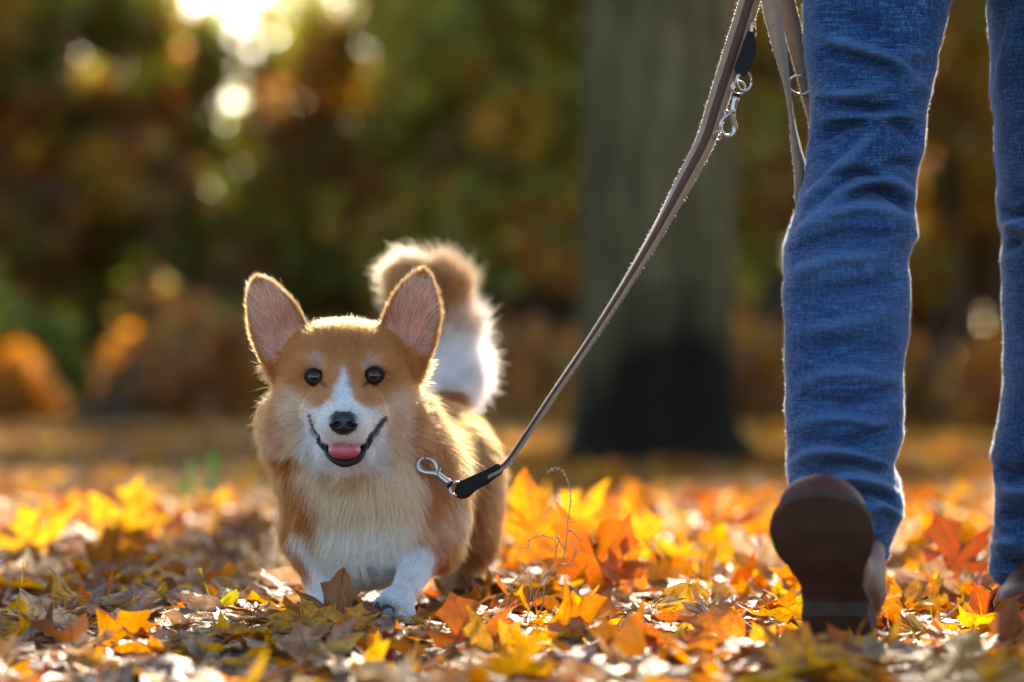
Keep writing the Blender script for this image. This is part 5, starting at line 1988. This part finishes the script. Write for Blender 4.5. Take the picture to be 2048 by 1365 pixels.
Rall = rot_from(tilt, tdir, spin)
for i in pick:
    ov = bool(kind[i])
    me = random.choice(OV if ov else MV)
    o = bpy.data.objects.new('fallen_leaf', me)
    link(o)
    o.matrix_world = Matrix.Translation((x[i], y[i], z[i])) @ Matrix(Rall[i].tolist()).to_4x4() @ Matrix.Scale(size[i], 4)
    s = random.uniform(0.8, 1.15)
    o.color = (*[min(1, v * s) for v in PC[ck[i]]], 1)
    pose = 'tilted up' if tilt[i] > 0.55 else 'lying'
    shape = 'oval' if ov else 'lobed maple'
    big = 'small ' if size[i] < (0.06 if ov else 0.075) else 'large ' if size[i] > (0.068 if ov else 0.095) else ''
    tag(o, f'{big}{PN[ck[i]]} {shape} leaf {pose} beside {landmark((x[i], y[i]))}', 'leaf', 'fallen leaves on the ground')

for (px, py, Y, s, cn, nrm, roll, mi, label) in HERO:
    nv = Vector(nrm).normalized()
    upv = (Vector((0, 0, 1)) - nv * nv.z).normalized()
    xv = upv.cross(nv)
    R = Matrix((xv, upv, nv)).transposed().to_4x4() @ Matrix.Rotation(math.radians(roll), 4, 'Z')
    me = OV[0] if mi < 0 else FLAT[mi]
    o = bpy.data.objects.new('fallen_leaf', me)
    link(o)
    o.matrix_world = Matrix.Translation(P(px, py, Y)) @ R @ Matrix.Scale(s, 4)
    o.color = (*PAL[cn], 1)
    tag(o, label, 'leaf', 'fallen leaves on the ground')

# ------------------------------------------------------------------ dry weed and green sprig
weed = empty('dry_weed', P(1060, 1268, 4.50))
tag(weed, 'thin dry weed with curled tip and tiny seed heads among orange leaves', 'weed')
STEMS = [
    [(1040, 1262, 4.50), (1062, 1215, 4.50), (1085, 1160, 4.50), (1107, 1128, 4.50), (1112, 1090, 4.50), (1102, 1076, 4.50), (1080, 1072, 4.49), (1058, 1082, 4.49), (1056, 1096, 4.49), (1042, 1094, 4.49)],
    [(1085, 1160, 4.50), (1115, 1132, 4.50), (1138, 1128, 4.51), (1150, 1110, 4.51), (1152, 1098, 4.51), (1140, 1084, 4.51)],
    [(1068, 1255, 4.51), (1085, 1210, 4.51), (1092, 1165, 4.51), (1120, 1130, 4.505), (1130, 1100, 4.50), (1134, 1070, 4.50), (1136, 1040, 4.50), (1141, 1005, 4.50), (1139, 975, 4.50), (1130, 950, 4.50), (1116, 938, 4.50), (1103, 938, 4.50), (1094, 948, 4.50)],
    [(1136, 1062, 4.50), (1145, 1062, 4.49), (1155, 1075, 4.49), (1158, 1082, 4.49)],
    [(1005, 1262, 4.49), (1012, 1215, 4.49), (1022, 1180, 4.49), (1040, 1150, 4.48), (1060, 1128, 4.48), (1085, 1126, 4.48), (1094, 1134, 4.48)],
    [(1022, 1180, 4.49), (1016, 1172, 4.49), (1035, 1158, 4.49)],
    [(1060, 1200, 4.50), (1064, 1170, 4.50), (1056, 1145, 4.50)],
    [(1112, 1098, 4.50), (1118, 1080, 4.49), (1110, 1070, 4.49)],
    [(1130, 1100, 4.50), (1122, 1088, 4.50), (1115, 1075, 4.50)],
]
r2 = np.random.default_rng(9)
for st in STEMS:
    s = spline(st, 6 * len(st))
    tube_obj('stem', [P(*q) for q in s], np.linspace(0.0009, 0.0005, len(s)), M['twig'], weed, 6)
oct_v = [(1, 0, 0), (-1, 0, 0), (0, 1, 0), (0, -1, 0), (0, 0, 1.5), (0, 0, -1.5)]
oct_f = [(0, 2, 4), (2, 1, 4), (1, 3, 4), (3, 0, 4), (2, 0, 5), (1, 2, 5), (3, 1, 5), (0, 3, 5)]
seed_me = faces_mesh('seed_head', [tuple(c * 0.0010 for c in v) for v in oct_v], oct_f, M['seed'])
for st, (t0, cnt) in zip(STEMS, ((0.55, 16), (0.4, 10), (0.45, 34), (0.1, 5), (0.3, 14), (0.2, 5), (0.3, 6), (0.3, 5), (0.3, 5))):
    s = spline(st, 100)
    for k in range(cnt):
        q = s[int((t0 + (1 - t0) * (k + r2.random()) / cnt) * 99)]
        o = bpy.data.objects.new('seed_head', seed_me)
        link(o)
        o.rotation_euler = tuple(r2.uniform(0, 3, 3))
        o.scale = (r2.uniform(0.7, 1.4),) * 3
        o.location = P(q[0] + r2.normal(0, 1.8), q[1] + r2.normal(0, 1.8), q[2])
        attach(o, weed)

sprig = empty('green_sprig', P(400, 1040, 8.2))
tag(sprig, 'small fresh green plant growing through the leaves far behind the dog', 'plant')
M['green'] = leaf_mat('green_leaf', True, veins=False, trans=0.45)
for k in range(9):
    a = k * 2.4
    o = bpy.data.objects.new('leaf', OV[k % 20].copy())
    o.data.materials.clear()
    o.data.materials.append(M['green'])
    o.color = (0.04, 0.10 + 0.015 * (k % 3), 0.03, 1)
    link(o, sprig)
    o.matrix_local = Matrix.Translation((0.03 * math.cos(a), 0.03 * math.sin(a), 0.03 + 0.011 * k)) @ Matrix.Rotation(a, 4, 'Z') @ Matrix.Rotation(0.9, 4, 'X') @ Matrix.Scale(0.042, 4)
V, Q = tube_arrays([(0, 0, -0.01), (0.004, 0, 0.06), (0, 0.003, 0.13)], [0.002, 0.0018, 0.001], 6)
o = bpy.data.objects.new('stem', faces_mesh('stem', V, Q, M['green']))
o.color = (0.08, 0.16, 0.05, 1)
link(o, sprig)
